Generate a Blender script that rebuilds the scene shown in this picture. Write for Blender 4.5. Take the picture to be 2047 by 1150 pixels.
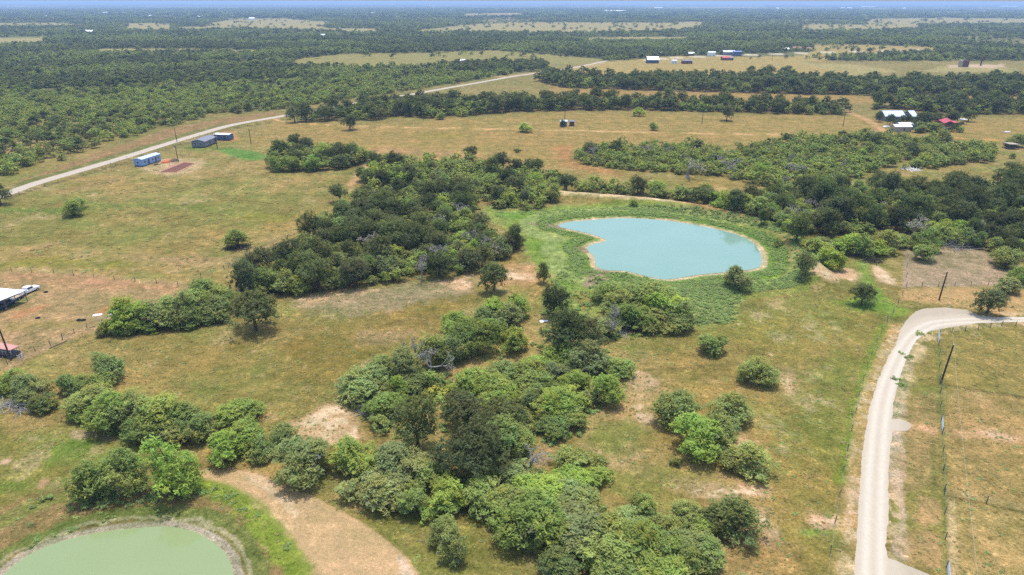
import bpy, bmesh, math, random
import numpy as np
from mathutils import Vector, Matrix
from mathutils.geometry import delaunay_2d_cdt

for o in list(bpy.data.objects):
    bpy.data.objects.remove(o)
SC = bpy.context.scene
COL = SC.collection
random.seed(7)
RNG = np.random.default_rng(7)

# ------------------------------------------------------------------ camera
H = 70.0                       # height of the drone above the ground
FPX = 1365.0                   # focal length in pixels of the 2047 px wide photograph
PITCH = math.radians(22.74)
ROLL = math.radians(0.05)
cam_d = bpy.data.cameras.new('camera')
cam_d.sensor_width = 36.0
cam_d.lens = FPX / 2047.0 * 36.0
cam_d.clip_start = 1.0
cam_d.clip_end = 200000.0
cam = bpy.data.objects.new('camera', cam_d)
COL.objects.link(cam)
cam.location = (0, 0, H)
cam.rotation_euler = (Matrix.Rotation(math.radians(90) - PITCH, 3, 'X') @ Matrix.Rotation(ROLL, 3, 'Z')).to_euler()
SC.camera = cam

# ------------------------------------------------------------------ sky, sun, exposure
SUN_EL = math.radians(80)
SUN_ROT = math.radians(8)      # the sun stands beyond the scene, shadows fall a little towards the camera
w = bpy.data.worlds.new('World')
SC.world = w
w.use_nodes = True
nt = w.node_tree
nt.nodes.clear()
sky = nt.nodes.new('ShaderNodeTexSky')
sky.sky_type = 'NISHITA'
sky.sun_disc = False
sky.sun_elevation = SUN_EL
sky.sun_rotation = SUN_ROT
sky.altitude = 100
sky.air_density = 1.0
sky.dust_density = 2.5
sky.ozone_density = 1.0
bg = nt.nodes.new('ShaderNodeBackground')
bg.inputs['Strength'].default_value = 0.15
ow = nt.nodes.new('ShaderNodeOutputWorld')
nt.links.new(sky.outputs[0], bg.inputs['Color'])
nt.links.new(bg.outputs[0], ow.inputs['Surface'])
sun_d = bpy.data.lights.new('sun', 'SUN')
sun_d.energy = 2.0
sun_d.angle = math.radians(0.5)
sun_d.color = (1.0, 0.96, 0.89)
sun = bpy.data.objects.new('sun', sun_d)
COL.objects.link(sun)
sdir = Vector((math.sin(SUN_ROT) * math.cos(SUN_EL), math.cos(SUN_ROT) * math.cos(SUN_EL), math.sin(SUN_EL)))
sun.rotation_euler = sdir.to_track_quat('Z', 'Y').to_euler()
SC.view_settings.view_transform = 'Standard'
SC.view_settings.look = 'None'
SC.view_settings.gamma = 1
SC.view_settings.use_curve_mapping = False
SC.view_settings.exposure = 1.0
SC.cycles.use_denoising = False
SC.cycles.max_bounces = 6
SC.cycles.diffuse_bounces = 3
SC.cycles.glossy_bounces = 2
SC.cycles.transmission_bounces = 2
SC.cycles.volume_bounces = 0
SC.cycles.transparent_max_bounces = 8

# ------------------------------------------------------------------ helpers: picture point -> ground point
_M = np.array(cam.rotation_euler.to_matrix())

def ray(px, py):
    px = np.asarray(px, float); py = np.asarray(py, float)
    v = np.stack([(px - 1023.5) / FPX, -(py - 575.0) / FPX, -np.ones_like(px)], -1)
    return v @ _M.T

def G(px, py, z=0.0):
    """where the ground (height z) lies that the photograph shows at px, py"""
    d = ray(px, py)
    t = (H - z) / -d[..., 2]
    return d[..., :2] * t[..., None]

def P(pts, z=0.0):
    a = np.array(pts, float)
    return G(a[:, 0], a[:, 1], z)

def to_px(x, y, z=0.0):
    v = np.stack([np.asarray(x, float), np.asarray(y, float), np.asarray(z, float) - H + 0 * np.asarray(x, float)], -1) @ _M
    return 1023.5 + FPX * v[..., 0] / -v[..., 2], 575.0 - FPX * v[..., 1] / -v[..., 2]

def lin(r, g, b):
    f = lambda c: (c / 255 / 12.92) if c <= 10 else ((c / 255 + 0.055) / 1.055) ** 2.4
    return np.array([f(r), f(g), f(b)])

KS = 1.90
def A(r, g, b):
    """base colour of a flat surface that the full sun shows as r, g, b"""
    return lin(r, g, b) / KS

# ------------------------------------------------------------------ helpers: noise and distances (numpy)
def _h(ix, iy, s):
    h = (ix.astype(np.int64) * 374761393 + iy.astype(np.int64) * 668265263 + s * 974711) & 0xffffffff
    h = ((h ^ (h >> 13)) * 1274126177) & 0xffffffff
    return ((h ^ (h >> 16)) & 0xffff) / 65535.0

def vnoise(x, y, s=0):
    ix = np.floor(x); iy = np.floor(y)
    fx = x - ix; fy = y - iy
    fx = fx * fx * (3 - 2 * fx); fy = fy * fy * (3 - 2 * fy)
    a = _h(ix, iy, s); b = _h(ix + 1, iy, s); c = _h(ix, iy + 1, s); d = _h(ix + 1, iy + 1, s)
    return (a * (1 - fx) + b * fx) * (1 - fy) + (c * (1 - fx) + d * fx) * fy

def fbm(x, y, scale, s=0, octv=4):
    x = np.asarray(x, float) / scale; y = np.asarray(y, float) / scale
    t = 0; a = 1; n = 0
    for k in range(octv):
        t = t + a * vnoise(x + 17.3 * k, y - 9.1 * k, s + k); n += a; a *= 0.55
        x = x * 2.03; y = y * 2.03
    return t / n

def sst(e0, e1, x):
    t = np.clip((x - e0) / (e1 - e0), 0, 1)
    return t * t * (3 - 2 * t)

def seg_d(x, y, pts, closed=False):
    best = np.full(np.shape(x), 1e18)
    n = len(pts)
    for i in range(n if closed else n - 1):
        ax, ay = pts[i]; bx, by = pts[(i + 1) % n]
        dx, dy = bx - ax, by - ay
        L = dx * dx + dy * dy + 1e-12
        t = np.clip(((x - ax) * dx + (y - ay) * dy) / L, 0, 1)
        best = np.minimum(best, (x - ax - t * dx) ** 2 + (y - ay - t * dy) ** 2)
    return np.sqrt(best)

def inside(x, y, pts):
    c = np.zeros(np.shape(x), bool)
    n = len(pts)
    for i in range(n):
        ax, ay = pts[i]; bx, by = pts[(i + 1) % n]
        if ay == by: continue
        k = (ay > y) != (by > y)
        c ^= k & (x < (bx - ax) * (y - ay) / (by - ay) + ax)
    return c

def sdist(x, y, pts):
    d = seg_d(x, y, pts, True)
    return np.where(inside(x, y, pts), -d, d)

def smooth_closed(pts, n=3):
    p = np.array(pts, float)
    for _ in range(n):
        q = np.roll(p, -1, 0)
        p = np.stack([p * .75 + q * .25, p * .25 + q * .75], 1).reshape(-1, 2)
    return p

def smooth_open(pts, n=2):
    p = np.array(pts, float)
    for _ in range(n):
        a, b = p[:-1], p[1:]
        m = np.stack([a * .75 + b * .25, a * .25 + b * .75], 1).reshape(-1, 2)
        p = np.vstack([p[:1], m, p[-1:]])
    return p

# ------------------------------------------------------------------ helpers: objects
def tag(o, label=None, cat=None, group=None, kind=None):
    if label: o['label'] = label
    if cat: o['category'] = cat
    if group: o['group'] = group
    if kind: o['kind'] = kind
    return o

def empty(name, loc, rz=0.0, scale=(1, 1, 1)):
    o = bpy.data.objects.new(name, None)
    o.empty_display_size = 0.5
    COL.objects.link(o)
    o.location = loc; o.rotation_euler = (0, 0, rz); o.scale = scale
    return o

def mesh_np(name, verts, faces, mats, mat_idx=None, smooth=False):
    m = bpy.data.meshes.new(name)
    m.from_pydata([tuple(v) for v in verts], [], [tuple(f) for f in faces])
    for mt in (mats if isinstance(mats, (list, tuple)) else [mats]): m.materials.append(mt)
    if mat_idx is not None: m.polygons.foreach_set('material_index', np.asarray(mat_idx, np.int32))
    if smooth: m.polygons.foreach_set('use_smooth', np.ones(len(m.polygons), bool))
    m.update()
    return m

def link(name, mesh, parent=None, loc=None):
    o = bpy.data.objects.new(name, mesh)
    COL.objects.link(o)
    if parent is not None: o.parent = parent
    if loc is not None: o.location = loc
    return o

class MB:
    """collects boxes, tubes and slabs into one mesh"""
    def __init__(s): s.v = []; s.f = []
    def add(s, v, f):
        b = len(s.v); s.v += [tuple(q) for q in v]; s.f += [tuple(i + b for i in q) for q in f]; return s
    def box(s, x0, x1, y0, y1, z0, z1):
        v = [(x, y, z) for z in (z0, z1) for y in (y0, y1) for x in (x0, x1)]
        return s.add(v, [(0, 2, 3, 1), (4, 5, 7, 6), (0, 1, 5, 4), (2, 6, 7, 3), (0, 4, 6, 2), (1, 3, 7, 5)])
    def tube(s, pts, rad, n=6):
        pts = [Vector(p) for p in pts]
        rings = []
        for i, p in enumerate(pts):
            d = (pts[min(i + 1, len(pts) - 1)] - pts[max(i - 1, 0)]).normalized()
            a = d.orthogonal().normalized(); b = d.cross(a)
            r = rad[i] if isinstance(rad, (list, tuple)) else rad
            rings.append([p + a * (r * math.cos(k * 2 * math.pi / n)) + b * (r * math.sin(k * 2 * math.pi / n)) for k in range(n)])
        v = [q for r in rings for q in r]
        f = [(i * n + k, i * n + (k + 1) % n, (i + 1) * n + (k + 1) % n, (i + 1) * n + k) for i in range(len(pts) - 1) for k in range(n)]
        f += [tuple(range(n))[::-1], tuple((len(pts) - 1) * n + k for k in range(n))]
        return s.add(v, f)
    def prism(s, prof, y0, y1):
        """profile in x, z, drawn along y"""
        n = len(prof)
        v = [(x, y0, z) for x, z in prof] + [(x, y1, z) for x, z in prof]
        f = [(i, (i + 1) % n, n + (i + 1) % n, n + i) for i in range(n)]
        f += [tuple(range(n))[::-1], tuple(range(n, 2 * n))]
        return s.add(v, f)
    def build(s, name, mat, parent=None, bevel=0.0):
        m = mesh_np(name, s.v, s.f, mat)
        bm = bmesh.new(); bm.from_mesh(m)
        bmesh.ops.recalc_face_normals(bm, faces=bm.faces)
        bm.to_mesh(m); bm.free()
        o = link(name, m, parent)
        if bevel:
            md = o.modifiers.new('bevel', 'BEVEL'); md.width = bevel; md.segments = 2
        return o

# ------------------------------------------------------------------ materials
def nodes(name):
    m = bpy.data.materials.new(name); m.use_nodes = True
    t = m.node_tree; t.nodes.clear()
    out = t.nodes.new('ShaderNodeOutputMaterial')
    return m, t, out, (lambda k: t.nodes.new(k)), (lambda a, b: t.links.new(a, b))

def mixc(N, Lk, mode, fac, a, b):
    n = N('ShaderNodeMix'); n.data_type = 'RGBA'; n.blend_type = mode
    for sock, v in ((n.inputs[0], fac), (n.inputs[6], a), (n.inputs[7], b)):
        if hasattr(v, 'is_linked'): Lk(v, sock)
        elif isinstance(v, (int, float)): sock.default_value = v
        else: sock.default_value = (*v[:3], 1)
    return n.outputs[2]

def ramp(N, Lk, src, stops):
    r = N('ShaderNodeValToRGB'); Lk(src, r.inputs[0])
    e = r.color_ramp.elements
    while len(e) < len(stops): e.new(0.5)
    for k, (p, c) in enumerate(stops):
        e[k].position = p
        e[k].color = (c, c, c, 1) if isinstance(c, (int, float)) else (*c[:3], 1)
    return r.outputs[0]

def noise(N, Lk, vec, scale, detail=4, rough=0.6):
    n = N('ShaderNodeTexNoise'); n.inputs['Scale'].default_value = scale
    n.inputs['Detail'].default_value = detail; n.inputs['Roughness'].default_value = rough
    Lk(vec, n.inputs['Vector'])
    return n.outputs['Fac']

def plain(name, col, rough=0.7, metal=0.0, grain=0.12, gscale=3.0, spec=0.3):
    m, t, out, N, Lk = nodes(name)
    b = N('ShaderNodeBsdfPrincipled')
    g = N('ShaderNodeTexCoord')
    f = noise(N, Lk, g.outputs['Object'], gscale, 5)
    c = mixc(N, Lk, 'MULTIPLY', 1.0, col, ramp(N, Lk, f, [(0.25, 1 - grain), (0.75, 1 + grain)]))
    Lk(c, b.inputs['Base Color'])
    b.inputs['Roughness'].default_value = rough; b.inputs['Metallic'].default_value = metal
    b.inputs['Specular IOR Level'].default_value = spec
    Lk(b.outputs[0], out.inputs[0])
    return m

def ground_material():
    m, t, out, N, Lk = nodes('ground_grass_and_soil')
    at = N('ShaderNodeAttribute'); at.attribute_name = 'albedo'
    geo = N('ShaderNodeNewGeometry')
    pos = geo.outputs['Position']
    n0 = noise(N, Lk, pos, 0.055, 5, 0.6)
    n1 = noise(N, Lk, pos, 0.16, 6, 0.7)
    n2 = noise(N, Lk, pos, 0.55, 6, 0.72)
    n3 = noise(N, Lk, pos, 2.4, 5, 0.75)
    c = mixc(N, Lk, 'MULTIPLY', 1.0, at.outputs['Color'], ramp(N, Lk, n0, [(0.34, (0.86, 0.93, 0.84)), (0.66, (1.12, 1.05, 1.10))]))
    c = mixc(N, Lk, 'MULTIPLY', 1.0, c, ramp(N, Lk, n1, [(0.33, (0.66, 0.74, 0.60)), (0.5, 1.0), (0.67, (1.36, 1.26, 1.32))]))
    c = mixc(N, Lk, 'MULTIPLY', 1.0, c, ramp(N, Lk, n2, [(0.32, (0.46, 0.50, 0.40)), (0.43, (0.90, 0.92, 0.86)), (0.56, (1.06, 1.05, 1.04)), (0.68, (1.75, 1.64, 1.74))]))
    c = mixc(N, Lk, 'MULTIPLY', 1.0, c, ramp(N, Lk, n3, [(0.32, (0.52, 0.54, 0.48)), (0.68, (1.48, 1.42, 1.46))]))
    c = mixc(N, Lk, 'MIX', at.outputs['Alpha'], at.outputs['Color'], c)
    b = N('ShaderNodeBsdfPrincipled')
    Lk(c, b.inputs['Base Color'])
    b.inputs['Roughness'].default_value = 0.95
    b.inputs['Specular IOR Level'].default_value = 0.1
    bp = N('ShaderNodeBump'); bp.inputs['Strength'].default_value = 0.7; bp.inputs['Distance'].default_value = 0.35
    ad = N('ShaderNodeMath'); ad.operation = 'ADD'; Lk(n2, ad.inputs[0]); Lk(n3, ad.inputs[1])
    Lk(ad.outputs[0], bp.inputs['Height']); Lk(bp.outputs[0], b.inputs['Normal'])
    Lk(b.outputs[0], out.inputs[0])
    return m

def foliage_material(name, col, trans=0.3):
    m, t, out, N, Lk = nodes(name)
    at = N('ShaderNodeAttribute'); at.attribute_name = 'tint'
    oi = N('ShaderNodeObjectInfo')
    c = mixc(N, Lk, 'MULTIPLY', 1.0, col, at.outputs['Color'])
    c = mixc(N, Lk, 'MULTIPLY', 1.0, c, oi.outputs['Color'])
    c = mixc(N, Lk, 'MULTIPLY', 1.0, c, ramp(N, Lk, oi.outputs['Random'], [(0.0, (0.80, 0.80, 0.84)), (0.35, (1.05, 0.98, 0.95)), (0.65, (0.92, 0.99, 0.90)), (1.0, (1.22, 1.18, 1.0))]))
    d = N('ShaderNodeBsdfDiffuse'); Lk(c, d.inputs[0])
    tr = N('ShaderNodeBsdfTranslucent')
    Lk(mixc(N, Lk, 'MULTIPLY', 1.0, c, (1.15, 1.2, 0.6)), tr.inputs[0])
    mx = N('ShaderNodeMixShader'); mx.inputs[0].default_value = trans
    Lk(d.outputs[0], mx.inputs[1]); Lk(tr.outputs[0], mx.inputs[2])
    Lk(mx.outputs[0], out.inputs[0])
    return m

def water_material(name, col, rough=0.06):
    m, t, out, N, Lk = nodes(name)
    b = N('ShaderNodeBsdfPrincipled')
    geo = N('ShaderNodeNewGeometry')
    f = noise(N, Lk, geo.outputs['Position'], 0.06, 3)
    Lk(mixc(N, Lk, 'MULTIPLY', 1.0, col, ramp(N, Lk, f, [(0.3, (0.94, 0.97, 0.97)), (0.7, (1.06, 1.03, 1.03))])), b.inputs['Base Color'])
    b.inputs['Roughness'].default_value = rough
    b.inputs['IOR'].default_value = 1.33
    b.inputs['Specular IOR Level'].default_value = 0.6
    bp = N('ShaderNodeBump'); bp.inputs['Strength'].default_value = 0.05; bp.inputs['Distance'].default_value = 0.04
    Lk(noise(N, Lk, geo.outputs['Position'], 3.0, 3), bp.inputs['Height']); Lk(bp.outputs[0], b.inputs['Normal'])
    Lk(b.outputs[0], out.inputs[0])
    return m

def road_material():
    m, t, out, N, Lk = nodes('caliche_gravel')
    at = N('ShaderNodeAttribute'); at.attribute_name = 'albedo'
    geo = N('ShaderNodeNewGeometry')
    n2 = noise(N, Lk, geo.outputs['Position'], 0.9, 6, 0.7)
    n3 = noise(N, Lk, geo.outputs['Position'], 7.0, 3, 0.7)
    c = mixc(N, Lk, 'MULTIPLY', 1.0, at.outputs['Color'], ramp(N, Lk, n2, [(0.3, 0.95), (0.7, 1.03)]))
    c = mixc(N, Lk, 'MULTIPLY', 1.0, c, ramp(N, Lk, n3, [(0.3, 0.92), (0.7, 1.06)]))
    b = N('ShaderNodeBsdfPrincipled'); Lk(c, b.inputs['Base Color'])
    b.inputs['Roughness'].default_value = 0.95; b.inputs['Specular IOR Level'].default_value = 0.1
    bp = N('ShaderNodeBump'); bp.inputs['Strength'].default_value = 0.08; bp.inputs['Distance'].default_value = 0.03
    Lk(n3, bp.inputs['Height']); Lk(bp.outputs[0], b.inputs['Normal'])
    Lk(b.outputs[0], out.inputs[0])
    return m

M_GROUND = ground_material()
M_ROAD = road_material()
M_MESQ = foliage_material('mesquite_leaves', (0.30, 0.352, 0.122), 0.5)
M_OAK = foliage_material('oak_leaves', (0.155, 0.178, 0.076), 0.45)
M_WEED = foliage_material('weed_leaves', (0.29, 0.38, 0.15), 0.45)
M_TUFT = foliage_material('dry_grass_blades', (0.33, 0.285, 0.125), 0.3)
M_TWIG = foliage_material('bare_twigs', (0.26, 0.245, 0.225), 0.0)
M_BARK = plain('bark', (0.075, 0.062, 0.05), 0.95, 0, 0.35, 4)
M_GREY = plain('weathered_bark', (0.27, 0.255, 0.235), 0.95, 0, 0.25, 4)
M_POND1 = water_material('turquoise_pond_water', (0.155, 0.262, 0.21))
M_POND2 = water_material('green_pond_water', (0.20, 0.25, 0.115))
M_POLE = plain('creosoted_pole', (0.045, 0.038, 0.032), 0.9, 0, 0.3, 5)
M_POST = plain('grey_post_wood', (0.12, 0.105, 0.09), 0.9, 0, 0.3, 5)
M_WIRE = plain('galvanised_wire', (0.42, 0.42, 0.41), 0.5, 0.4)
M_WHITE = plain('white_paint', (0.78, 0.78, 0.77), 0.45, 0, 0.05)
M_METAL = plain('white_metal_sheet', (0.74, 0.76, 0.78), 0.4, 0.0, 0.07, 1.5, 0.5)
M_GLASS = plain('dark_glass', (0.015, 0.02, 0.025), 0.08, 0, 0.05, 1, 0.6)
M_TYRE = plain('black_rubber', (0.018, 0.018, 0.018), 0.85)

# ------------------------------------------------------------------ outlines of the setting (picture points, laid on the ground)
pond1 = smooth_closed(P([(1112,452),(1130,445),(1180,440),(1240,436),(1300,438),(1370,446),(1420,456),(1460,465),(1490,476),(1510,488),(1522,510),(1524,530),(1510,538),(1470,543),(1430,546),(1390,550),(1355,557),(1320,559),(1290,552),(1265,545),(1245,541),(1215,541),(1195,537),(1190,525),(1188,512),(1176,503),(1172,495),(1185,488),(1205,484),(1215,481),(1200,474),(1180,468),(1160,463),(1135,458)]), 2)
pond2 = smooth_closed(P([(5,1150),(40,1120),(90,1092),(150,1075),(210,1062),(270,1056),(320,1052),(360,1055),(395,1065),(430,1085),(455,1110),(468,1150),(480,1230),(450,1330),(330,1420),(150,1430),(-40,1370),(-90,1260)]), 2)
main_road = smooth_open(P([(-160,440),(-60,411),(15,388),(60,370),(140,347),(215,325),(280,305),(330,289),(400,268),(450,253),(500,243),(545,236),(620,222),(700,208),(780,196),(840,186),(900,175),(960,165),(1030,152),(1100,143),(1150,135),(1185,128),(1212,122)]), 2)
ranch_road_poly = P([(1700,1240),(1707,1150),(1712,1080),(1718,980),(1724,900),(1737,820),(1755,760),(1775,715),(1790,690),(1800,660),(1812,640),(1830,623),(1850,617),(1890,615),(1935,620),(1955,630),(1985,635),(2047,634),(2200,636),(2200,648),(2047,644),(1960,646),(1900,655),(1860,662),(1832,680),(1815,710),(1800,750),(1787,800),(1783,838),(1800,838),(1819,846),(1822,854),(1812,861),(1786,862),(1779,900),(1776,960),(1776,1040),(1770,1090),(1776,1116),(1850,1146),(1940,1190),(2000,1240),(1850,1330),(1740,1330)])
ranch_road_mid = smooth_open(P([(1745,1330),(1745,1150),(1747,1000),(1753,900),(1763,800),(1785,740),(1812,685),(1850,650),(1900,643),(1960,640),(2060,639),(2200,642)]), 2)
pond1_spit = P([(1110,450),(1075,447),(1040,442)])
side_track = smooth_open(P([(545,236),(562,244),(650,250),(800,255),(1000,258),(1200,263),(1400,267),(1600,271)]), 1)
farm_track = smooth_open(P([(1690,222),(1735,240),(1752,252),(1775,268)]), 1)
highway = smooth_open(P([(1290,121),(1340,116),(1400,113),(1500,110),(1600,106.5),(1700,103.5),(1860,100)]), 1)

# ------------------------------------------------------------------ height of the ground
dam1 = smooth_open(P([(1105,394),(1200,401),(1300,409),(1400,423),(1480,440),(1545,462),(1590,495),(1615,530),(1640,565)]), 2)
mound = P([(1240,592),(1300,585),(1350,600),(1370,625)])

def height(x, y):
    x = np.asarray(x, float); y = np.asarray(y, float)
    z = np.zeros(np.shape(x))
    for pts, marg in ((pond1, 14), (pond2, 14)):
        lo = pts.min(0) - marg; hi = pts.max(0) + marg
        k = (x > lo[0]) & (x < hi[0]) & (y > lo[1]) & (y < hi[1])
        if k.any():
            d = sdist(x[k], y[k], pts)
            zz = np.where(d < 0, np.maximum(d * 0.3, -1.2), 0.45 * sst(0, 5, d) * (1 - sst(8, 14, d)) + 0.0)
            z[k] += zz
    for pts, wd, hh in ((dam1, 7, 2.4), (mound, 10, 1.4)):
        lo = pts.min(0) - wd; hi = pts.max(0) + wd
        k = (x > lo[0]) & (x < hi[0]) & (y > lo[1]) & (y < hi[1])
        if k.any():
            d = seg_d(x[k], y[k], pts)
            z[k] += hh * (1 - sst(0.8, wd, d))
    k = (y > 60) & (y < 420) & (np.abs(x) < 330)
    if k.any():
        damp = sst(3.5, 9, np.minimum(seg_d(x[k], y[k], ranch_road_mid), seg_d(x[k], y[k], main_road))) * (1 - sst(330, 420, y[k]))
        zz = z[k]
        zz += np.where(np.abs(zz) < 1e-9, 1, 0.0) * damp * 0.5 * (fbm(x[k], y[k], 30, 91, 3) - 0.5)
        z[k] = zz
    return z

# ------------------------------------------------------------------ the ground: colours of grass, soil and sand where they lie
BROWN = A(120, 98, 70)

# areas under trees: (picture polygon of the stems, kinds, mean crown width in m, litter strength)
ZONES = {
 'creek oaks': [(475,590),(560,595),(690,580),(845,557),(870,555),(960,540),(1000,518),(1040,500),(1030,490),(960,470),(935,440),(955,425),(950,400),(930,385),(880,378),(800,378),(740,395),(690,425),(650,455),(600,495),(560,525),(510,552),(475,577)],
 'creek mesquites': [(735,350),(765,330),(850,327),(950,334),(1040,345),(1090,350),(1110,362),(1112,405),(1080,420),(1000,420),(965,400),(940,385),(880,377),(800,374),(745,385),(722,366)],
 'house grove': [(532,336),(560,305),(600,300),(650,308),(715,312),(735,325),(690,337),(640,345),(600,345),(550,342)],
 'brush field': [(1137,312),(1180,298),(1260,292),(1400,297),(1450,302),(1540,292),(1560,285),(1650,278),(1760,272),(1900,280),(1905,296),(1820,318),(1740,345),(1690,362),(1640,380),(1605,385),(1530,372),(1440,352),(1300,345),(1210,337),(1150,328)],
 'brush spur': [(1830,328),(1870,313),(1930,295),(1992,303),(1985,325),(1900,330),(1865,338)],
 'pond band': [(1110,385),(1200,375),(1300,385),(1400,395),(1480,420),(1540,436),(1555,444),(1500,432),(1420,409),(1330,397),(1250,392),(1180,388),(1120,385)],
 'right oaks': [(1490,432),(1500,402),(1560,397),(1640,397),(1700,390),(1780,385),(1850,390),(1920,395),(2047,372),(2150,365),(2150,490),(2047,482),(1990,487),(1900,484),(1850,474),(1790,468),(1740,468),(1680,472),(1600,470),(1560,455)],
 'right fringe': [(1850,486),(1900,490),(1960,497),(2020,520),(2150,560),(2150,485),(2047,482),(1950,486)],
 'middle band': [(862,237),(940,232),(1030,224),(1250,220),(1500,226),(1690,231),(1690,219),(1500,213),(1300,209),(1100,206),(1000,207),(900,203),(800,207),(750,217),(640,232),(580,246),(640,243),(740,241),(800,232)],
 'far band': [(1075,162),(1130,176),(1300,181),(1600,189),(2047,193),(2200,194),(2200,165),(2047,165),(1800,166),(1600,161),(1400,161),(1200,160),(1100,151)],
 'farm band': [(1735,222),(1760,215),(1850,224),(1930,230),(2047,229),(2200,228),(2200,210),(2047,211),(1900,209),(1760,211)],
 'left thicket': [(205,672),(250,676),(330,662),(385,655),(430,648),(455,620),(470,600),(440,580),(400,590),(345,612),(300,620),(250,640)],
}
CENTRAL = [(690,800),(740,822),(760,870),(800,895),(860,905),(900,950),(960,1000),(1000,1100),(1090,1150),(1200,1210),(1340,1210),(1405,1130),(1395,1060),(1330,1040),(1250,1010),(1200,985),(1130,990),(1060,960),(1100,890),(1160,870),(1200,825),(1255,790),(1250,735),(1230,690),(1330,672),(1385,655),(1350,610),(1240,620),(1120,650),(1040,620),(960,650),(880,680),(800,735),(720,770)]
LOWLEFT = [(160,850),(200,865),(330,895),(410,890),(430,850),(390,825),(280,805),(190,805)]

# open fields far off where no wood stands
FAR_FIELDS = [
 [(355,61),(430,60),(530,59),(626,62),(700,65),(760,66),(750,58),(680,57),(620,54),(480,56),(355,54)],
 [(410,57),(520,56),(650,54),(660,44),(560,37),(470,38),(410,48)],
 [(250,62),(345,61),(340,47),(257,47)],
 [(840,67),(900,65),(1100,67),(1313,64),(1390,57),(1380,46),(1250,45),(1040,45),(940,49),(844,60)],
 [(1175,82),(1280,83),(1380,80),(1376,74),(1175,75)],
 [(1600,62),(1700,62),(1840,59),(1836,50),(1700,49),(1605,50)],
 [(1730,49),(1820,50),(2060,49),(2060,38),(1900,36),(1743,38)],
 [(1340,53),(1400,54),(1410,44),(1350,44)],
 [(1095,152),(1212,124),(1350,112),(1500,114),(1600,112),(1620,106),(1627,90),(1700,89),(1870,95),(1875,106),(1700,115),(1615,125),(1630,136),(1710,146),(1690,152),(1500,150),(1350,157),(1240,152),(1180,162)],
 [(580,136),(700,134),(850,133),(1000,126),(1190,128),(1200,118),(1100,110),(990,101),(930,103),(850,106),(700,107),(600,117)],
 [(-40,92),(95,90),(90,75),(-40,75)],
 [(190,107),(330,107),(515,106),(510,100),(320,97),(196,98)],
 [(1840,144),(1900,130),(2010,130),(2030,144)],
 [(1500,148),(1700,152),(1800,142),(1720,130),(1600,126)],
 [(-40,54),(120,54),(200,51),(110,46),(-40,47)],
 [(930,34),(1050,33),(1040,26),(930,27)],
]
OPEN_FIELDS = [[(500,262),(560,244),(820,250),(870,240),(960,236),(1100,226),(1700,232),(1760,240),(2200,236),(2200,300),(1920,276),(1650,270),(1560,280),(1260,288),(1130,306),(1120,342),(1090,345),(950,330),(760,328),(735,322),(650,305),(560,300),(520,300),(480,280)],
               [(1100,172),(1600,190),(2200,195),(2200,208),(1600,206),(1100,200)], [(1690,208),(1760,208),(1730,235),(1690,232)]]

def build_ground():
    deps = np.concatenate([np.linspace(0.00165, 0.02, 26)[:-1], np.linspace(0.02, 0.86, 470), np.linspace(0.9, 1.52, 14)])
    rr = H / np.tan(deps)[::-1]
    th = np.concatenate([np.linspace(-0.80, 0.80, 860), np.linspace(0.80, 2 * math.pi - 0.80, 60)[1:-1]])
    R, T = np.meshgrid(rr, th, indexing='ij')
    x = (R * np.sin(T)).ravel(); y = (R * np.cos(T)).ravel()
    z = height(x, y)
    nr, ntt = len(rr), len(th)
    i, j = np.meshgrid(np.arange(nr - 1), np.arange(ntt), indexing='ij')
    i = i.ravel(); j = j.ravel(); j2 = (j + 1) % ntt
    quads = np.stack([i * ntt + j, i * ntt + j2, (i + 1) * ntt + j2, (i + 1) * ntt + j], 1)
    nv = len(x)
    x = np.append(x, 0); y = np.append(y, 0); z = np.append(z, 0)
    tris = np.stack([np.full(ntt, nv), (np.arange(ntt) + 1) % ntt, np.arange(ntt)], 1)
    col = ground_colour(x, y)
    m = bpy.data.meshes.new('ground')
    m.vertices.add(nv + 1)
    m.vertices.foreach_set('co', np.stack([x, y, z], 1).astype(np.float32).ravel())
    nq, ntr = len(quads), len(tris)
    m.loops.add(nq * 4 + ntr * 3)
    m.loops.foreach_set('vertex_index', np.concatenate([quads[:, ::-1].ravel(), tris[:, ::-1].ravel()]).astype(np.int32))
    m.polygons.add(nq + ntr)
    m.polygons.foreach_set('loop_start', np.concatenate([np.arange(nq) * 4, nq * 4 + np.arange(ntr) * 3]).astype(np.int32))
    m.polygons.foreach_set('use_smooth', np.ones(nq + ntr, bool))
    m.materials.append(M_GROUND)
    m.update(calc_edges=True)
    a = m.color_attributes.new('albedo', 'FLOAT_COLOR', 'POINT')
    a.data.foreach_set('color', col.astype(np.float32).ravel())
    o = link('ground', m)
    if m.polygons[1000].normal.z < 0: m.flip_normals()
    tag(o, 'dry grassland with bare sandy patches stretching to the horizon', None, None, 'structure')
    return o

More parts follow.
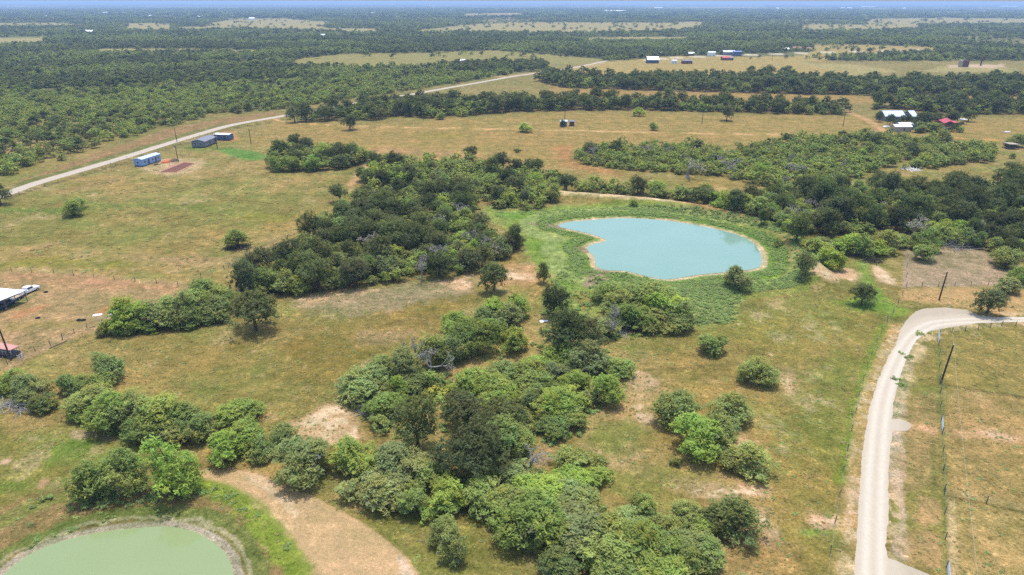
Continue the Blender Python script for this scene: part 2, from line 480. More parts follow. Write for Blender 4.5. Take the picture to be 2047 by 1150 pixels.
def ground_colour(x, y):
    n40 = fbm(x, y, 45, 1); n15 = fbm(x, y, 16, 11); n5 = fbm(x, y, 5, 21); n2 = fbm(x, y, 1.8, 31, 3); big = fbm(x, y, 260, 41, 4)
    dist = np.hypot(x, y)
    c = np.empty((len(x), 3)); nzv = np.ones(len(x))
    c[:] = A(166, 150, 94)
    def mix(mask, colr, op=1.0):
        nonlocal c
        k = np.clip(mask * op, 0, 1)[:, None]
        c = c * (1 - k) + colr * k
    mix(sst(0.45, 0.68, n40), A(170, 148, 88), 0.8)
    mix(sst(0.44, 0.64, fbm(x, y, 30, 51)), A(136, 136, 72), 0.8)
    mix(sst(0.5, 0.68, fbm(x, y, 11, 57)), A(142, 150, 80), 0.6)
    mix(sst(0.55, 0.75, n15 * .6 + n5 * .4), A(186, 168, 124), 0.75)
    mix(sst(0.52, 0.72, fbm(x, y, 9, 61)), A(136, 124, 68), 0.6)
    mix(sst(0.62, 0.8, n5 * .5 + n2 * .5), A(196, 174, 138), 0.7)
    # far country: darker green-brown floor between the trees
    mix(sst(330, 520, dist), A(140, 132, 80), 0.5)
    def region(pts, marg):
        lo = pts.min(0) - marg; hi = pts.max(0) + marg
        return np.nonzero((x > lo[0]) & (x < hi[0]) & (y > lo[1]) & (y < hi[1]))[0]
    def poly(px, colr, soft=2.0, amp=4.0, op=1.0, nz=None, th=None, sm=1):
        """a patch: picture polygon, colour, soft edge in m, raggedness in m"""
        pts = P(px) if not isinstance(px, np.ndarray) else px
        if sm: pts = smooth_closed(pts, sm)
        k = region(pts, soft + amp * 2)
        if not len(k): return
        d = sdist(x[k], y[k], pts) + (n5[k] * .6 + n2[k] * .4 - 0.5) * amp * 2.5
        ms = 1 - sst(-soft, soft, d)
        if th is not None:
            ms = ms * sst(th, th + 0.12, n5[k] * .5 + n2[k] * .5 + 0.15 * (1 - np.clip(-d / 6, 0, 1)) * 0)
        q = np.clip(ms * op, 0, 1)[:, None]
        c[k] = c[k] * (1 - q) + np.asarray(colr) * q
        if nz is None and colr[0] > .30 and op >= .8: nz = .65
        if nz is not None: nzv[k] = nzv[k] * (1 - q[:, 0]) + nz * q[:, 0]
    def line(px, colr, wid, soft=0.6, amp=0.6, op=1.0, th=None):
        pts = P(px) if not isinstance(px, np.ndarray) else px
        k = region(pts, wid + soft + amp * 3)
        if not len(k): return
        d = seg_d(x[k], y[k], pts) - wid / 2 + (n5[k] * .4 + n2[k] * .6 - 0.5) * amp * 2.5
        ms = 1 - sst(-soft, soft, d)
        if th is not None: ms = ms * sst(th, th + 0.1, n2[k])
        q = np.clip(ms * op, 0, 1)[:, None]
        c[k] = c[k] * (1 - q) + np.asarray(colr) * q
    # --- far woods floor and fields
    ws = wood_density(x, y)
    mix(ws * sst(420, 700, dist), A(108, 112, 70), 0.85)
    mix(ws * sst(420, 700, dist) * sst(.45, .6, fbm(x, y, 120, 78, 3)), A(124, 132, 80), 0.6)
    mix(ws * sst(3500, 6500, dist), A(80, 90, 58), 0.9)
    for f in FAR_FIELDS:
        poly(f, A(176, 166, 112), 6, 8, 0.9, sm=0)
    mix((1 - ws) * sst(3000, 6000, dist), A(176, 168, 124), 0.55)
    poly(FAR_FIELDS[8], A(178, 158, 96), 8, 8, 0.8, sm=0)
    poly(FAR_FIELDS[9], A(150, 146, 84), 8, 8, 0.8, sm=0)
    # golden fields behind the pond
    poly(OPEN_FIELDS[0], A(169, 147, 88), 8, 8, 0.75, sm=0)
    poly(OPEN_FIELDS[1], A(172, 145, 90), 6, 6, 0.9, sm=0)
    poly([(560,262),(800,262),(1100,268),(1500,280),(1550,290),(1130,300),(900,285),(600,290)], A(166, 144, 88), 8, 12, 0.7)
    poly([(820,264),(930,262),(940,275),(830,280)], A(150, 142, 70), 5, 6, 0.7)
    poly([(740,292),(880,300),(960,312),(1100,330),(1120,345),(960,330),(740,320)], A(180, 148, 106), 5, 6, 0.8)
    poly([(1110,290),(1140,290),(1150,325),(1250,345),(1220,350),(1120,335)], A(184, 138, 92), 4, 5, 0.85)
    # reddish verge left of the main road, woods floor
    poly([(0,386),(60,352),(215,300),(330,258),(440,238),(560,222),(560,228),(440,252),(330,282),(215,318),(60,364),(0,398)], A(164, 132, 96), 3, 6, 0.8)
    poly([(0,300),(100,278),(230,250),(330,230),(330,240),(230,262),(110,290),(0,318)], A(172, 136, 106), 4, 6, 0.75)
    line([(0,294),(60,284),(120,272),(170,262),(220,250)], A(208, 186, 154), 3.0, 0.8, 1.5, 0.9)
    line([(-20,405),(60,361),(140,339),(215,317),(330,281),(450,246)], A(112, 128, 66), 4.5, 1.5, 1.5, 0.85)
    line([(15,397),(60,381),(140,358),(215,336),(330,299),(450,261),(545,243)], A(110, 98, 66), 2.0, 0.8, 1.2, 0.8)
    # left pasture details
    line([(0,420),(40,420),(120,421),(160,418)], A(112, 138, 58), 6, 2, 3, 0.8)
    line([(215,413),(280,412),(330,410),(400,416),(470,428),(520,432)], A(124, 138, 62), 5, 2, 3, 0.75)
    poly([(470,425),(560,432),(640,428),(620,440),(500,446)], A(152, 150, 66), 3, 5, 0.6)
    poly([(0,530),(80,512),(200,515),(280,528),(260,538),(100,537),(0,540)], A(146, 146, 62), 3, 5, 0.75)
    poly([(20,505),(80,492),(140,480),(60,506)], A(182, 156, 118), 2, 4, 0.6)
    poly([(200,508),(340,515),(480,512),(560,470),(540,500),(440,545),(300,525)], A(180, 156, 116), 3, 5, 0.7)
    poly([(80,390),(160,370),(240,350),(260,358),(140,388)], A(178, 150, 108), 3, 5, 0.6)
    # yard with carport: bare pinkish soil
    poly([(0,540),(90,545),(210,556),(356,570),(440,560),(380,590),(250,630),(200,660),(110,692),(40,722),(-100,760),(-200,600)], A(180, 155, 117), 3, 3, 0.85)
    poly([(0,545),(150,548),(350,570),(330,585),(100,570),(0,562)], A(190, 150, 116), 3, 4, 0.7)
    poly([(0,650),(120,640),(220,612),(250,630),(120,670),(0,700)], A(178, 152, 116), 3, 4, 0.6)
    poly([(20,628),(60,612),(100,612),(70,630),(25,642)], A(206, 152, 112), 1.5, 2.5, 0.8)
    poly([(190,620),(250,605),(250,616),(220,632),(190,632)], A(196, 138, 92), 1.5, 2, 0.8)
    poly([(180,632),(240,622),(250,628),(190,645)], A(198, 172, 152), 1.5, 2, 0.8)
    poly([(10,650),(60,640),(170,645),(160,652),(30,665)], A(160, 150, 84), 2, 3, 0.6)
    line([(20,735),(60,712),(100,694),(150,668),(200,655)], A(190, 160, 130), 2.0, 1, 1, 0.8)
    poly([(0,606),(50,596),(60,592),(72,590),(50,606),(0,625)], A(120, 138, 84), 1, 1.5, 0.8)
    # houses: garden, mown green, dirt
    poly([(268,330),(320,318),(360,318),(405,318),(415,326),(398,340),(370,350),(318,351),(290,342)], A(196, 176, 138), 2, 2, 0.9)
    poly([(430,298),(470,296),(525,306),(540,316),(500,322),(470,315)], A(104, 148, 66), 2, 2.5, 0.95)
    poly([(370,292),(430,297),(470,290),(480,284),(440,300),(400,302),(372,300)], A(120, 142, 68), 2, 3, 0.8)
    poly([(440,262),(470,262),(480,280),(465,285),(440,278)], A(196, 148, 92), 2, 3, 0.7)
    line([(362,281),(395,284)], A(208, 180, 140), 3, 1, 1, 0.9)
    line([(255,314),(285,318)], A(206, 176, 136), 3, 1, 1, 0.8)
    # bank of the creek: sandy wash beside the grove
    poly([(740,305),(760,312),(745,335),(725,358),(700,378),(690,372),(715,340),(735,318)], A(202, 166, 124), 1.5, 2.5, 0.9)
    # middle field below the creek wood
    poly([(640,660),(700,630),(760,600),(900,570),(960,600),(900,640),(800,680),(700,740),(600,760),(540,700)], A(140, 122, 60), 4, 6, 0.6)
    poly([(560,590),(690,578),(760,575),(860,560),(960,545),(940,590),(860,600),(760,625),(680,640),(620,620)], A(168, 156, 132), 3, 6, 0.7)
    poly([(585,594),(620,588),(655,590),(650,598),(600,602)], A(218, 186, 146), 1.2, 2.0, 0.9)
    poly([(690,580),(730,575),(762,578),(745,586),(700,588)], A(212, 184, 150), 1.2, 2.2, 0.9)
    poly([(895,562),(930,560),(948,572),(930,578),(905,574)], A(222, 194, 160), 1.2, 2.0, 0.9)
    poly([(905,560),(945,545),(955,550),(920,562)], A(216, 188, 150), 1, 2.0, 0.8)
    poly([(1000,530),(1060,520),(1090,535),(1070,570),(1010,575),(970,560)], A(196, 160, 122), 2, 4, 0.75)
    poly([(1008,545),(1060,550),(1065,558),(1010,556)], A(226, 196, 164), 1, 2, 0.9)
    poly([(700,660),(830,660),(860,650),(780,690),(720,690)], A(170, 150, 122), 2, 4, 0.5)
    poly([(560,690),(640,670),(700,650),(690,670),(600,710)], A(140, 126, 66), 3, 5, 0.5)
    poly([(300,700),(420,680),(520,700),(500,760),(380,760),(280,745)], A(164, 144, 86), 3, 5, 0.5)
    # bare sand at the thicket foot
    poly([(640,810),(680,795),(700,820),(720,870),(740,880),(690,885),(640,880),(580,870),(570,845),(600,835)], A(214, 178, 144), 1.2, 2.5, 0.85)
    poly([(610,840),(650,830),(670,850),(640,862),(600,858)], A(224, 190, 160), 0.8, 2.5, 0.8)
    poly([(610,875),(660,862),(700,870),(735,868),(720,885),(640,888)], A(228, 202, 176), 0.8, 2.0, 0.85)
    poly([(520,825),(560,830),(560,845),(520,840)], A(208, 172, 132), 1, 2, 0.8)
    # lower left meadow
    poly([(-60,850),(100,830),(170,860),(330,900),(290,940),(160,960),(140,1000),(60,1010),(-60,1020)], A(140, 140, 72), 3, 4, 0.7)
    poly([(120,885),(200,880),(260,895),(290,910),(200,920),(60,925)], A(118, 148, 64), 2, 4, 0.8)
    poly([(-20,965),(40,960),(70,970),(40,985),(-20,990)], A(120, 144, 60), 2, 3, 0.8)
    poly([(-20,1025),(50,1020),(80,1045),(30,1055),(-20,1060)], A(172, 150, 74), 2, 2, 0.6)
    poly([(72,968),(90,960),(98,968),(86,980)], A(212, 172, 142), 0.6, 1.2, 0.9)
    poly([(0,920),(22,918),(20,928),(0,930)], A(222, 190, 168), 0.6, 1.0, 0.9)
    poly([(55,928),(80,926),(76,934),(60,936)], A(214, 180, 156), 0.6, 1.0, 0.8)
    poly([(140,860),(190,865),(200,872),(150,875)], A(196, 174, 148), 0.8, 1.5, 0.8)
    poly([(0,830),(150,830),(140,850),(0,870)], A(180, 152, 110), 2, 3, 0.5)
    poly([(190,860),(235,880),(245,890),(195,876)], A(200, 172, 144), 0.8, 1.5, 0.6)
    # pond 2: dam with tilled top, green and brown rings
    d2 = sdist(x, y, pond2) if True else None
    ring = (dist < 190)
    def ring2(a, b, colr, soft, amp, op):
        k = np.nonzero(ring)[0]
        dd = d2[k] + (n5[k] * .5 + n2[k] * .5 - 0.5) * amp * 2.5
        ms = sst(a - soft, a + soft, dd) * (1 - sst(b - soft, b + soft, dd))
        q = (ms * op)[:, None]; c[k] = c[k] * (1 - q) + colr * q
    ring2(-50, 14, A(150, 130, 88), 1.0, 1.5, 0.9)
    ring2(4.5, 9.5, A(164, 140, 100), 1.0, 3.0, 0.75)
    ring2(1.2, 4.0, A(110, 134, 68), 0.5, 1.6, 0.75)
    ring2(8.5, 12.5, A(118, 146, 64), 0.7, 1.2, 0.55)
    ring2(-0.6, 1.15, A(186, 178, 164), 0.2, 0.35, 1.0)
    ring2(-50, 0.1, A(206, 198, 176), 0.15, 0.4, 1.0)
    ring2(1.5, 2.1, A(212, 202, 178), 0.2, 1.2, 0.5)
    poly([(395,940),(450,934),(500,945),(545,960),(600,985),(650,1005),(700,1030),(760,1070),(805,1105),(845,1160),(880,1300),(640,1300),(612,1160),(590,1120),(560,1070),(530,1030),(480,995),(430,972),(400,962)], A(214, 184, 144), 0.3, 0.4, 0.97, nz=.5)
    poly([(495,950),(540,966),(575,1000),(600,1030),(590,1040),(550,1000),(500,965)], A(224, 206, 180), 0.5, 2.0, 0.8)
    poly([(600,990),(640,1010),(640,1030),(600,1015)], A(214, 186, 152), 0.6, 1.5, 0.8)
    poly([(790,1105),(815,1130),(825,1160),(800,1160)], A(222, 204, 182), 0.4, 1.0, 0.8)
    line([(395,973),(440,985),(480,1005),(520,1040),(555,1085),(585,1130),(605,1170)], A(132, 158, 58), 3.6, 0.7, 1.0, 0.9)
    # pond 1: muddy shore, green crescents
    d1 = sdist(x, y, pond1)
    k1 = np.nonzero((np.abs(d1) < 30))[0]
    def ring1(a, b, colr, soft, amp, op):
        k = k1
        dd = d1[k] + (n5[k] * .5 + n2[k] * .5 - 0.5) * amp * 2.5
        ms = sst(a - soft, a + soft, dd) * (1 - sst(b - soft, b + soft, dd))
        q = (ms * op)[:, None]; c[k] = c[k] * (1 - q) + colr * q
    poly([(960,415),(1000,410),(1110,410),(1230,412),(1340,418),(1440,440),(1520,465),(1570,510),(1590,545),(1560,572),(1500,575),(1470,590),(1470,645),(1390,660),(1200,640),(1100,650),(1080,620),(1110,560),(1050,515),(1045,460),(965,440)], A(146, 166, 90), 2, 4, 0.9)
    poly([(990,425),(1100,430),(1110,440),(1040,440),(985,435)], A(112, 158, 66), 1.5, 2.5, 0.85)
    poly([(1045,455),(1110,462),(1160,475),(1150,484),(1060,478)], A(158, 168, 98), 1.5, 2.5, 0.8)
    poly([(1050,480),(1130,486),(1180,480),(1180,490),(1100,505),(1050,500)], A(116, 150, 62), 1.5, 2, 0.8)
    poly([(1120,470),(1180,470),(1195,477),(1130,478)], A(120, 150, 66), 1, 2, 0.8)
    poly([(1150,508),(1180,512),(1165,560),(1140,600),(1090,610),(1110,570)], A(120, 152, 64), 1, 3, 0.8)
    poly([(1530,500),(1570,540),(1560,575),(1490,572),(1540,555)], A(122, 160, 48), 1.0, 2.0, 0.9)
    poly([(1350,570),(1440,560),(1475,585),(1470,640),(1400,650),(1360,610)], A(168, 180, 124), 1.5, 3, 0.85)
    poly([(1180,560),(1240,548),(1300,565),(1250,590),(1190,600)], A(160, 172, 98), 1.5, 3, 0.8)
    poly([(1150,580),(1190,590),(1180,625),(1150,620)], A(160, 128, 74), 1, 3, 0.6)
    ring1(2.0, 7.5, A(116, 150, 68), 0.6, 0.8, 0.9)
    ring1(8.5, 14.0, A(158, 178, 112), 0.8, 1.0, 0.75)
    ring1(14.5, 18.0, A(126, 160, 62), 0.8, 1.0, 0.5)
    ring1(-0.5, 1.7, A(206, 192, 160), 0.25, 0.5, 1.0)
    ring1(-60, 0.2, A(214, 206, 178), 0.15, 0.3, 1.0)
    poly([(1190,538),(1215,542),(1245,543),(1225,560),(1195,575),(1160,577),(1170,560)], A(166, 150, 130), 0.8, 1.2, 0.95)
    poly([(1050,446),(1112,448),(1140,462),(1100,458),(1055,452)], A(156, 142, 122), 0.8, 1.2, 0.9)
    poly([(1128,500),(1172,490),(1180,505),(1150,508)], A(150, 136, 112), 0.8, 1.2, 0.9)
    # dam crest track
    line([(1108,394),(1160,398),(1230,402),(1300,407),(1360,414)], A(228, 206, 172), 5.0, 1.0, 1.2, 0.97)
    line([(1360,414),(1420,425),(1490,441),(1540,458)], A(206, 176, 132), 4.5, 1.0, 1.5, 0.9)
    line([(1400,423),(1480,438),(1530,452)], A(150, 118, 78), 8, 2.0, 2.5, 0.5)
    poly([(1560,460),(1600,480),(1640,540),(1610,545),(1580,510),(1555,480)], A(168, 140, 92), 1.5, 2.5, 0.8)
    # sandy washes right of the pond
    poly([(1592,488),(1606,490),(1625,520),(1645,548),(1680,560),(1665,575),(1640,572),(1622,560),(1610,530)], A(222, 192, 162), 0.8, 1.8, 0.95)
    poly([(1650,550),(1690,535),(1695,540),(1672,575),(1660,572)], A(220, 190, 164), 0.8, 1.8, 0.9)
    poly([(1684,535),(1708,540),(1711,562),(1700,566)], A(224, 194, 166), 0.6, 1.0, 0.9)
    poly([(1744,530),(1760,535),(1775,552),(1795,560),(1780,572),(1755,562),(1745,545)], A(226, 198, 172), 0.6, 1.2, 0.95)
    poly([(1712,520),(1735,522),(1745,560),(1775,600),(1800,620),(1700,625),(1690,600),(1725,585)], A(118, 160, 62), 1.5, 2.0, 0.85)
    poly([(1660,600),(1720,600),(1800,612),(1830,615),(1800,640),(1740,620),(1670,610)], A(124, 156, 60), 1.2, 2.5, 0.75)
    # grey paddock and stubble field
    poly([(1813,500),(1870,492),(1960,490),(2060,540),(2200,560),(2200,572),(2047,573),(1812,574)], A(172, 156, 134), 1.0, 1.5, 0.85, sm=0)
    poly([(1806,578),(1850,575),(2047,577),(2300,580),(2300,632),(2047,628),(1990,628),(1940,615),(1880,608),(1812,600),(1800,600)], A(200, 168, 120), 1.0, 1.2, 0.95, sm=0)
    line([(1813,500),(1811,574)], A(176, 158, 136), 1.8, 0.5, 0.5, 0.9)
    # right meadow
    poly([(1500,640),(1640,600),(1760,640),(1740,700),(1700,860),(1680,1000),(1640,1150),(1500,1150),(1560,950),(1600,800),(1520,720)], A(152, 142, 76), 4, 6, 0.6)
    poly([(1430,630),(1560,620),(1580,660),(1500,690),(1430,670)], A(150, 146, 72), 3, 5, 0.6)
    poly([(1180,850),(1260,830),(1300,870),(1260,920),(1180,910)], A(124, 140, 68), 2, 3, 0.75)
    poly([(1260,735),(1310,750),(1320,770),(1260,780),(1245,760)], A(214, 178, 150), 0.8, 2.0, 0.9)
    poly([(1255,808),(1285,806),(1288,818),(1262,818)], A(224, 202, 172), 0.5, 0.8, 0.95)
    poly([(1265,826),(1300,828),(1305,840),(1280,842)], A(214, 190, 168), 0.6, 1.5, 0.85)
    poly([(1220,775),(1270,785),(1300,800),(1240,830),(1200,850)], A(196, 164, 118), 1.2, 2.5, 0.7)
    poly([(1060,890),(1110,880),(1120,905),(1090,940),(1050,930)], A(196, 160, 116), 1.2, 2.5, 0.8)
    poly([(1470,880),(1505,885),(1500,898),(1475,895)], A(214, 176, 154), 0.5, 1.2, 0.9)
    poly([(1350,965),(1450,965),(1530,970),(1540,1000),(1400,1000)], A(186, 158, 130), 1.5, 3.0, 0.6)
    poly([(1490,1020),(1520,1020),(1540,1050),(1510,1050)], A(214, 184, 156), 0.6, 1.5, 0.8)
    poly([(1520,1060),(1560,1060),(1560,1090),(1520,1090)], A(204, 176, 150), 0.6, 2, 0.7)
    poly([(1400,1110),(1520,1080),(1600,1100),(1580,1160),(1420,1160)], A(184, 152, 104), 2, 4, 0.6)
    poly([(1610,1060),(1665,1058),(1668,1072),(1600,1070)], A(112, 148, 58), 0.6, 1.2, 0.85)
    poly([(1620,1040),(1670,1030),(1680,1045),(1660,1058),(1625,1055)], A(206, 172, 152), 0.5, 1.4, 0.8)
    poly([(1650,700),(1700,700),(1690,800),(1660,900),(1620,900)], A(128, 140, 66), 3, 5, 0.6)
    poly([(1560,760),(1580,740),(1590,780),(1570,800)], A(188, 160, 128), 1, 2, 0.6)
    line([(1290,740),(1370,735),(1450,728),(1530,730),(1590,745),(1650,770)], A(104, 102, 58), 1.2, 0.6, 0.8, 0.55)
    line([(1767,652),(1736,722),(1717,790),(1700,873),(1682,960)], A(126, 150, 50), 2.0, 0.8, 1.0, 0.8)
    line([(1790,650),(1765,715),(1742,770),(1722,850),(1710,950),(1702,1060),(1690,1180)], A(194, 166, 118), 2.2, 0.5, 0.9, 0.75)
    line([(1797,665),(1770,722),(1746,780),(1729,850),(1716,950),(1708,1060)], A(110, 84, 56), 0.9, 0.3, 0.8, 0.7, th=0.45)
    # verge right of the ranch road
    line([(1820,720),(1805,760),(1796,820),(1794,900),(1788,960)], A(196, 188, 176), 2.0, 0.5, 1.0, 0.75)
    line([(1812,740),(1798,790),(1791,835)], A(150, 160, 116), 1.0, 0.4, 0.8, 0.7)
    line([(1792,870),(1783,930),(1780,1000),(1778,1060)], A(116, 88, 60), 0.8, 0.3, 0.7, 0.7, th=0.45)
    line([(1800,870),(1797,960),(1800,1040),(1800,1110)], A(190, 178, 164), 1.6, 0.5, 0.9, 0.75)
    line([(1790,990),(1789,1060)], A(140, 146, 66), 1.2, 0.4, 0.6, 0.8)
    poly([(1800,1060),(1850,1060),(1900,1100),(1880,1140),(1800,1110)], A(180, 154, 112), 1, 2, 0.7)
    poly([(1830,990),(1886,1000),(1884,1050),(1830,1050)], A(190, 160, 118), 1, 2, 0.7)
    poly([(1842,680),(1900,668),(2047,655),(2200,655),(2200,790),(2047,790),(1980,780),(1890,768),(1840,770),(1815,790),(1820,730)], A(156, 144, 84), 1.5, 3, 0.8, sm=0)
    poly([(1885,770),(2047,795),(2200,810),(2200,1030),(2047,1022),(1890,990)], A(173, 150, 100), 1.5, 2.5, 0.85, sm=0)
    poly([(1892,995),(2047,1027),(2200,1040),(2300,1400),(1900,1400)], A(190, 168, 114), 0.6, 0.8, 0.85, sm=0)
    poly([(1820,790),(1880,780),(1886,985),(1800,985),(1800,870)], A(174, 150, 108), 1.5, 3, 0.65, sm=0)
    line([(1822,855),(1880,862),(1940,868),(2000,870),(2047,880)], A(206, 172, 134), 2.0, 0.8, 1.2, 0.8)
    poly([(1960,862),(2000,866),(2030,878),(1980,876)], A(218, 192, 168), 0.5, 1.2, 0.85)
    line([(1880,768),(1940,778),(1990,785),(2047,793)], A(96, 94, 54), 1.0, 0.4, 0.4, 0.7)
    line([(1886,991),(1960,1005),(2047,1025)], A(104, 100, 56), 0.9, 0.3, 0.3, 0.7)
    line([(1877,700),(1880,790),(1885,909),(1888,991),(1892,1150)], A(124, 132, 62), 0.9, 0.4, 0.4, 0.75)
    line([(1866,880),(1866,970)], A(120, 128, 60), 1.2, 0.6, 0.5, 0.6)
    line([(1903,1000),(1904,1070),(1908,1150)], A(206, 190, 150), 1.0, 0.4, 0.4, 0.6)
    for q in np.linspace(0, 1, 10):
        line([(1892, 800 + 190 * q), (2060, 818 + 205 * q)], A(196, 166, 114), 0.5, 0.3, 0.6, 0.4)
    for q in np.linspace(0, 1, 9):
        line([(1915, 1005 + 18 * q * 8), (2060, 1035 + 20 * q * 8)], A(158, 142, 88), 0.5, 0.3, 0.5, 0.5)

    for px in ([(640,812),(690,798),(700,818),(735,870),(690,882),(590,866),(580,846)], [(612,842),(655,832),(668,850),(604,858)], [(615,876),(662,864),(735,868),(700,886)], [(1258,738),(1308,750),(1322,772),(1262,784),(1240,762)],
               [(1594,490),(1608,492),(1645,548),(1678,562),(1660,576),(1622,562),(1606,530)], [(1652,552),(1690,537),(1672,576)], [(1684,535),(1710,540),(1711,564),(1698,566)], [(1744,530),(1762,535),(1797,560),(1780,574),(1750,560)],
               [(585,596),(650,588),(655,598),(600,604)], [(690,582),(762,576),(745,588)], [(893,562),(935,558),(950,574),(905,576)], [(905,560),(950,545),(956,552),(920,564)], [(1000,540),(1065,546),(1068,560),(1005,560)],
               [(490,948),(545,962),(612,1020),(600,1045),(545,1000)], [(1270,826),(1300,826),(1308,842),(1276,844)], [(1475,878),(1508,884),(1500,900),(1470,896)], [(1350,968),(1450,965),(1540,975),(1530,1002),(1400,1002)], [(1490,1022),(1525,1018),(1545,1052),(1510,1055)],
               [(1612,1040),(1672,1030),(1680,1046),(1655,1060)], [(1960,862),(2005,866),(2035,880),(1980,878)], [(1800,870),(1812,900),(1806,960),(1796,960)], [(1235,770),(1275,786),(1300,802),(1225,800)], [(1560,740),(1582,740),(1594,800),(1572,800)]):
        poly(px, A(214, 184, 148), 3.0, 6.0, 0.5, nz=.85)
        poly(px, A(240, 216, 188), 0.9, 4.0, 0.95, nz=.65, th=.46)
    for px in ([(1560,760),(1690,700),(1700,860),(1650,960),(1580,930)], [(1500,820),(1600,800),(1620,960),(1540,960)], [(1420,620),(1600,610),(1740,640),(1700,690),(1500,690)], [(0,850),(200,870),(270,930),(120,990),(0,1000)], [(300,880),(380,900),(300,930)]):
        poly(px, A(140, 154, 78), 2.0, 4.0, 0.7, th=.47)
        poly(px, A(186, 168, 134), 1.0, 3.0, 0.55, th=.53)
    # floors of the thickets: leaf litter, soil
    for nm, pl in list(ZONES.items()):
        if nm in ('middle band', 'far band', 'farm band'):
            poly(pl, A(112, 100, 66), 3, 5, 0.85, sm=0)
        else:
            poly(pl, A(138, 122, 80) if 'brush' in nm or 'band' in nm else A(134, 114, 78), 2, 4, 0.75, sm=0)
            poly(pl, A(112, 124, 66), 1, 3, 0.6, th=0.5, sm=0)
    poly(CENTRAL, A(178, 160, 106), 1.5, 3, 0.7, sm=0)
    poly(CENTRAL, A(140, 148, 80), 1.0, 4, 0.6, th=0.48, sm=0)
    poly(LOWLEFT, A(160, 138, 100), 1.5, 2, 0.7, sm=0)
    line(ranch_road_mid, A(214, 194, 160), 8.2, 0.9, 1.5, 0.8, th=.42)
    # tracks
    line(side_track, A(214, 178, 130), 2.6, 0.8, 0.8, 0.95)
    line(farm_track, A(206, 168, 124), 5.0, 1.0, 1.0, 0.95)
    line([(1890,276),(1960,279),(2060,283)], A(208, 160, 92), 3, 1, 1, 0.9)
    line([(800,262),(1000,266),(1300,271),(1560,279)], A(176, 140, 90), 4, 2, 2, 0.5)
    line(highway, A(226, 218, 202), 13, 2, 1, 0.97)
    line([(1010,204),(1030,209),(1000,216),(1030,222)], A(196, 178, 140), 9, 3, 4, 0.7)
    poly([(1895,135),(2010,135),(2005,129),(1900,130)], A(216, 192, 170), 4, 4, 0.9, sm=0)
    line([(1000,154),(1120,142),(1210,126)], A(206, 178, 136), 14, 4, 3, 0.6)
    c = c * np.array([1.02, .985, .86])
    return np.column_stack([np.clip(c, 0.01, 0.85), nzv])

# ------------------------------------------------------------------ where woods stand (0..1)
_left_edge = P([(-400,560),(-60,400),(0,372),(60,346),(140,322),(215,298),(330,258),(440,232),(545,222),(620,212),(700,201),(780,190),(840,181),(900,170),(960,160),(1040,148),(1110,139)])
_fields_w = [P(f) for f in FAR_FIELDS] + [P(f) for f in OPEN_FIELDS]

def wood_density(x, y):
    """how densely the country beyond the ranch is wooded"""
    dist = np.hypot(x, y)
    lx = np.interp(y, _left_edge[:, 1], _left_edge[:, 0], left=-1e9)
    left = (x < lx) & (y > _left_edge[0, 1])
    n = fbm(x, y, 150, 71, 3) * .45 + fbm(x, y, 40, 72, 3) * .55
    d = np.where(left, .25 + .75 * sst(0.26, 0.42, n), 0.0)
    nb = fbm(x, y, 24, 74, 3)
    d = np.where(left & (dist < 520), d * (.22 + .78 * sst(.40, .54, nb + .12 * sst(380, 520, dist))), d)
    edge_gap = np.clip((lx - x) / 16, 0, 1)
    d = np.where(left & (y < 900), d * sst(0.1, 0.7, edge_gap + (n - 0.5) * 1.2), d)
    pxx, pyy = to_px(x, y)
    far = (pyy < 122)
    nf = fbm(x, y, 420, 75, 4) * .5 + fbm(x * 0.5, y, 1600, 76, 4) * .5
    far_d = sst(0.36, 0.47, nf)
    d = np.where(far, far_d, d)
    for f in _fields_w:
        lo = f.min(0); hi = f.max(0)
        k = (x > lo[0]) & (x < hi[0]) & (y > lo[1]) & (y < hi[1])
        if k.any():
            kk = np.nonzero(k)[0]
            ins = inside(x[kk], y[kk], f)
            d[kk[ins]] *= 0.0
    # brush belts between the two field bands at the right
    k = far & (pxx > 1620) & (pyy > 108) & (pyy < 134) & (d < 0.5)
    d = np.where(k & (n > 0.5), 0.45, d)
    return d

GROUND = build_ground()

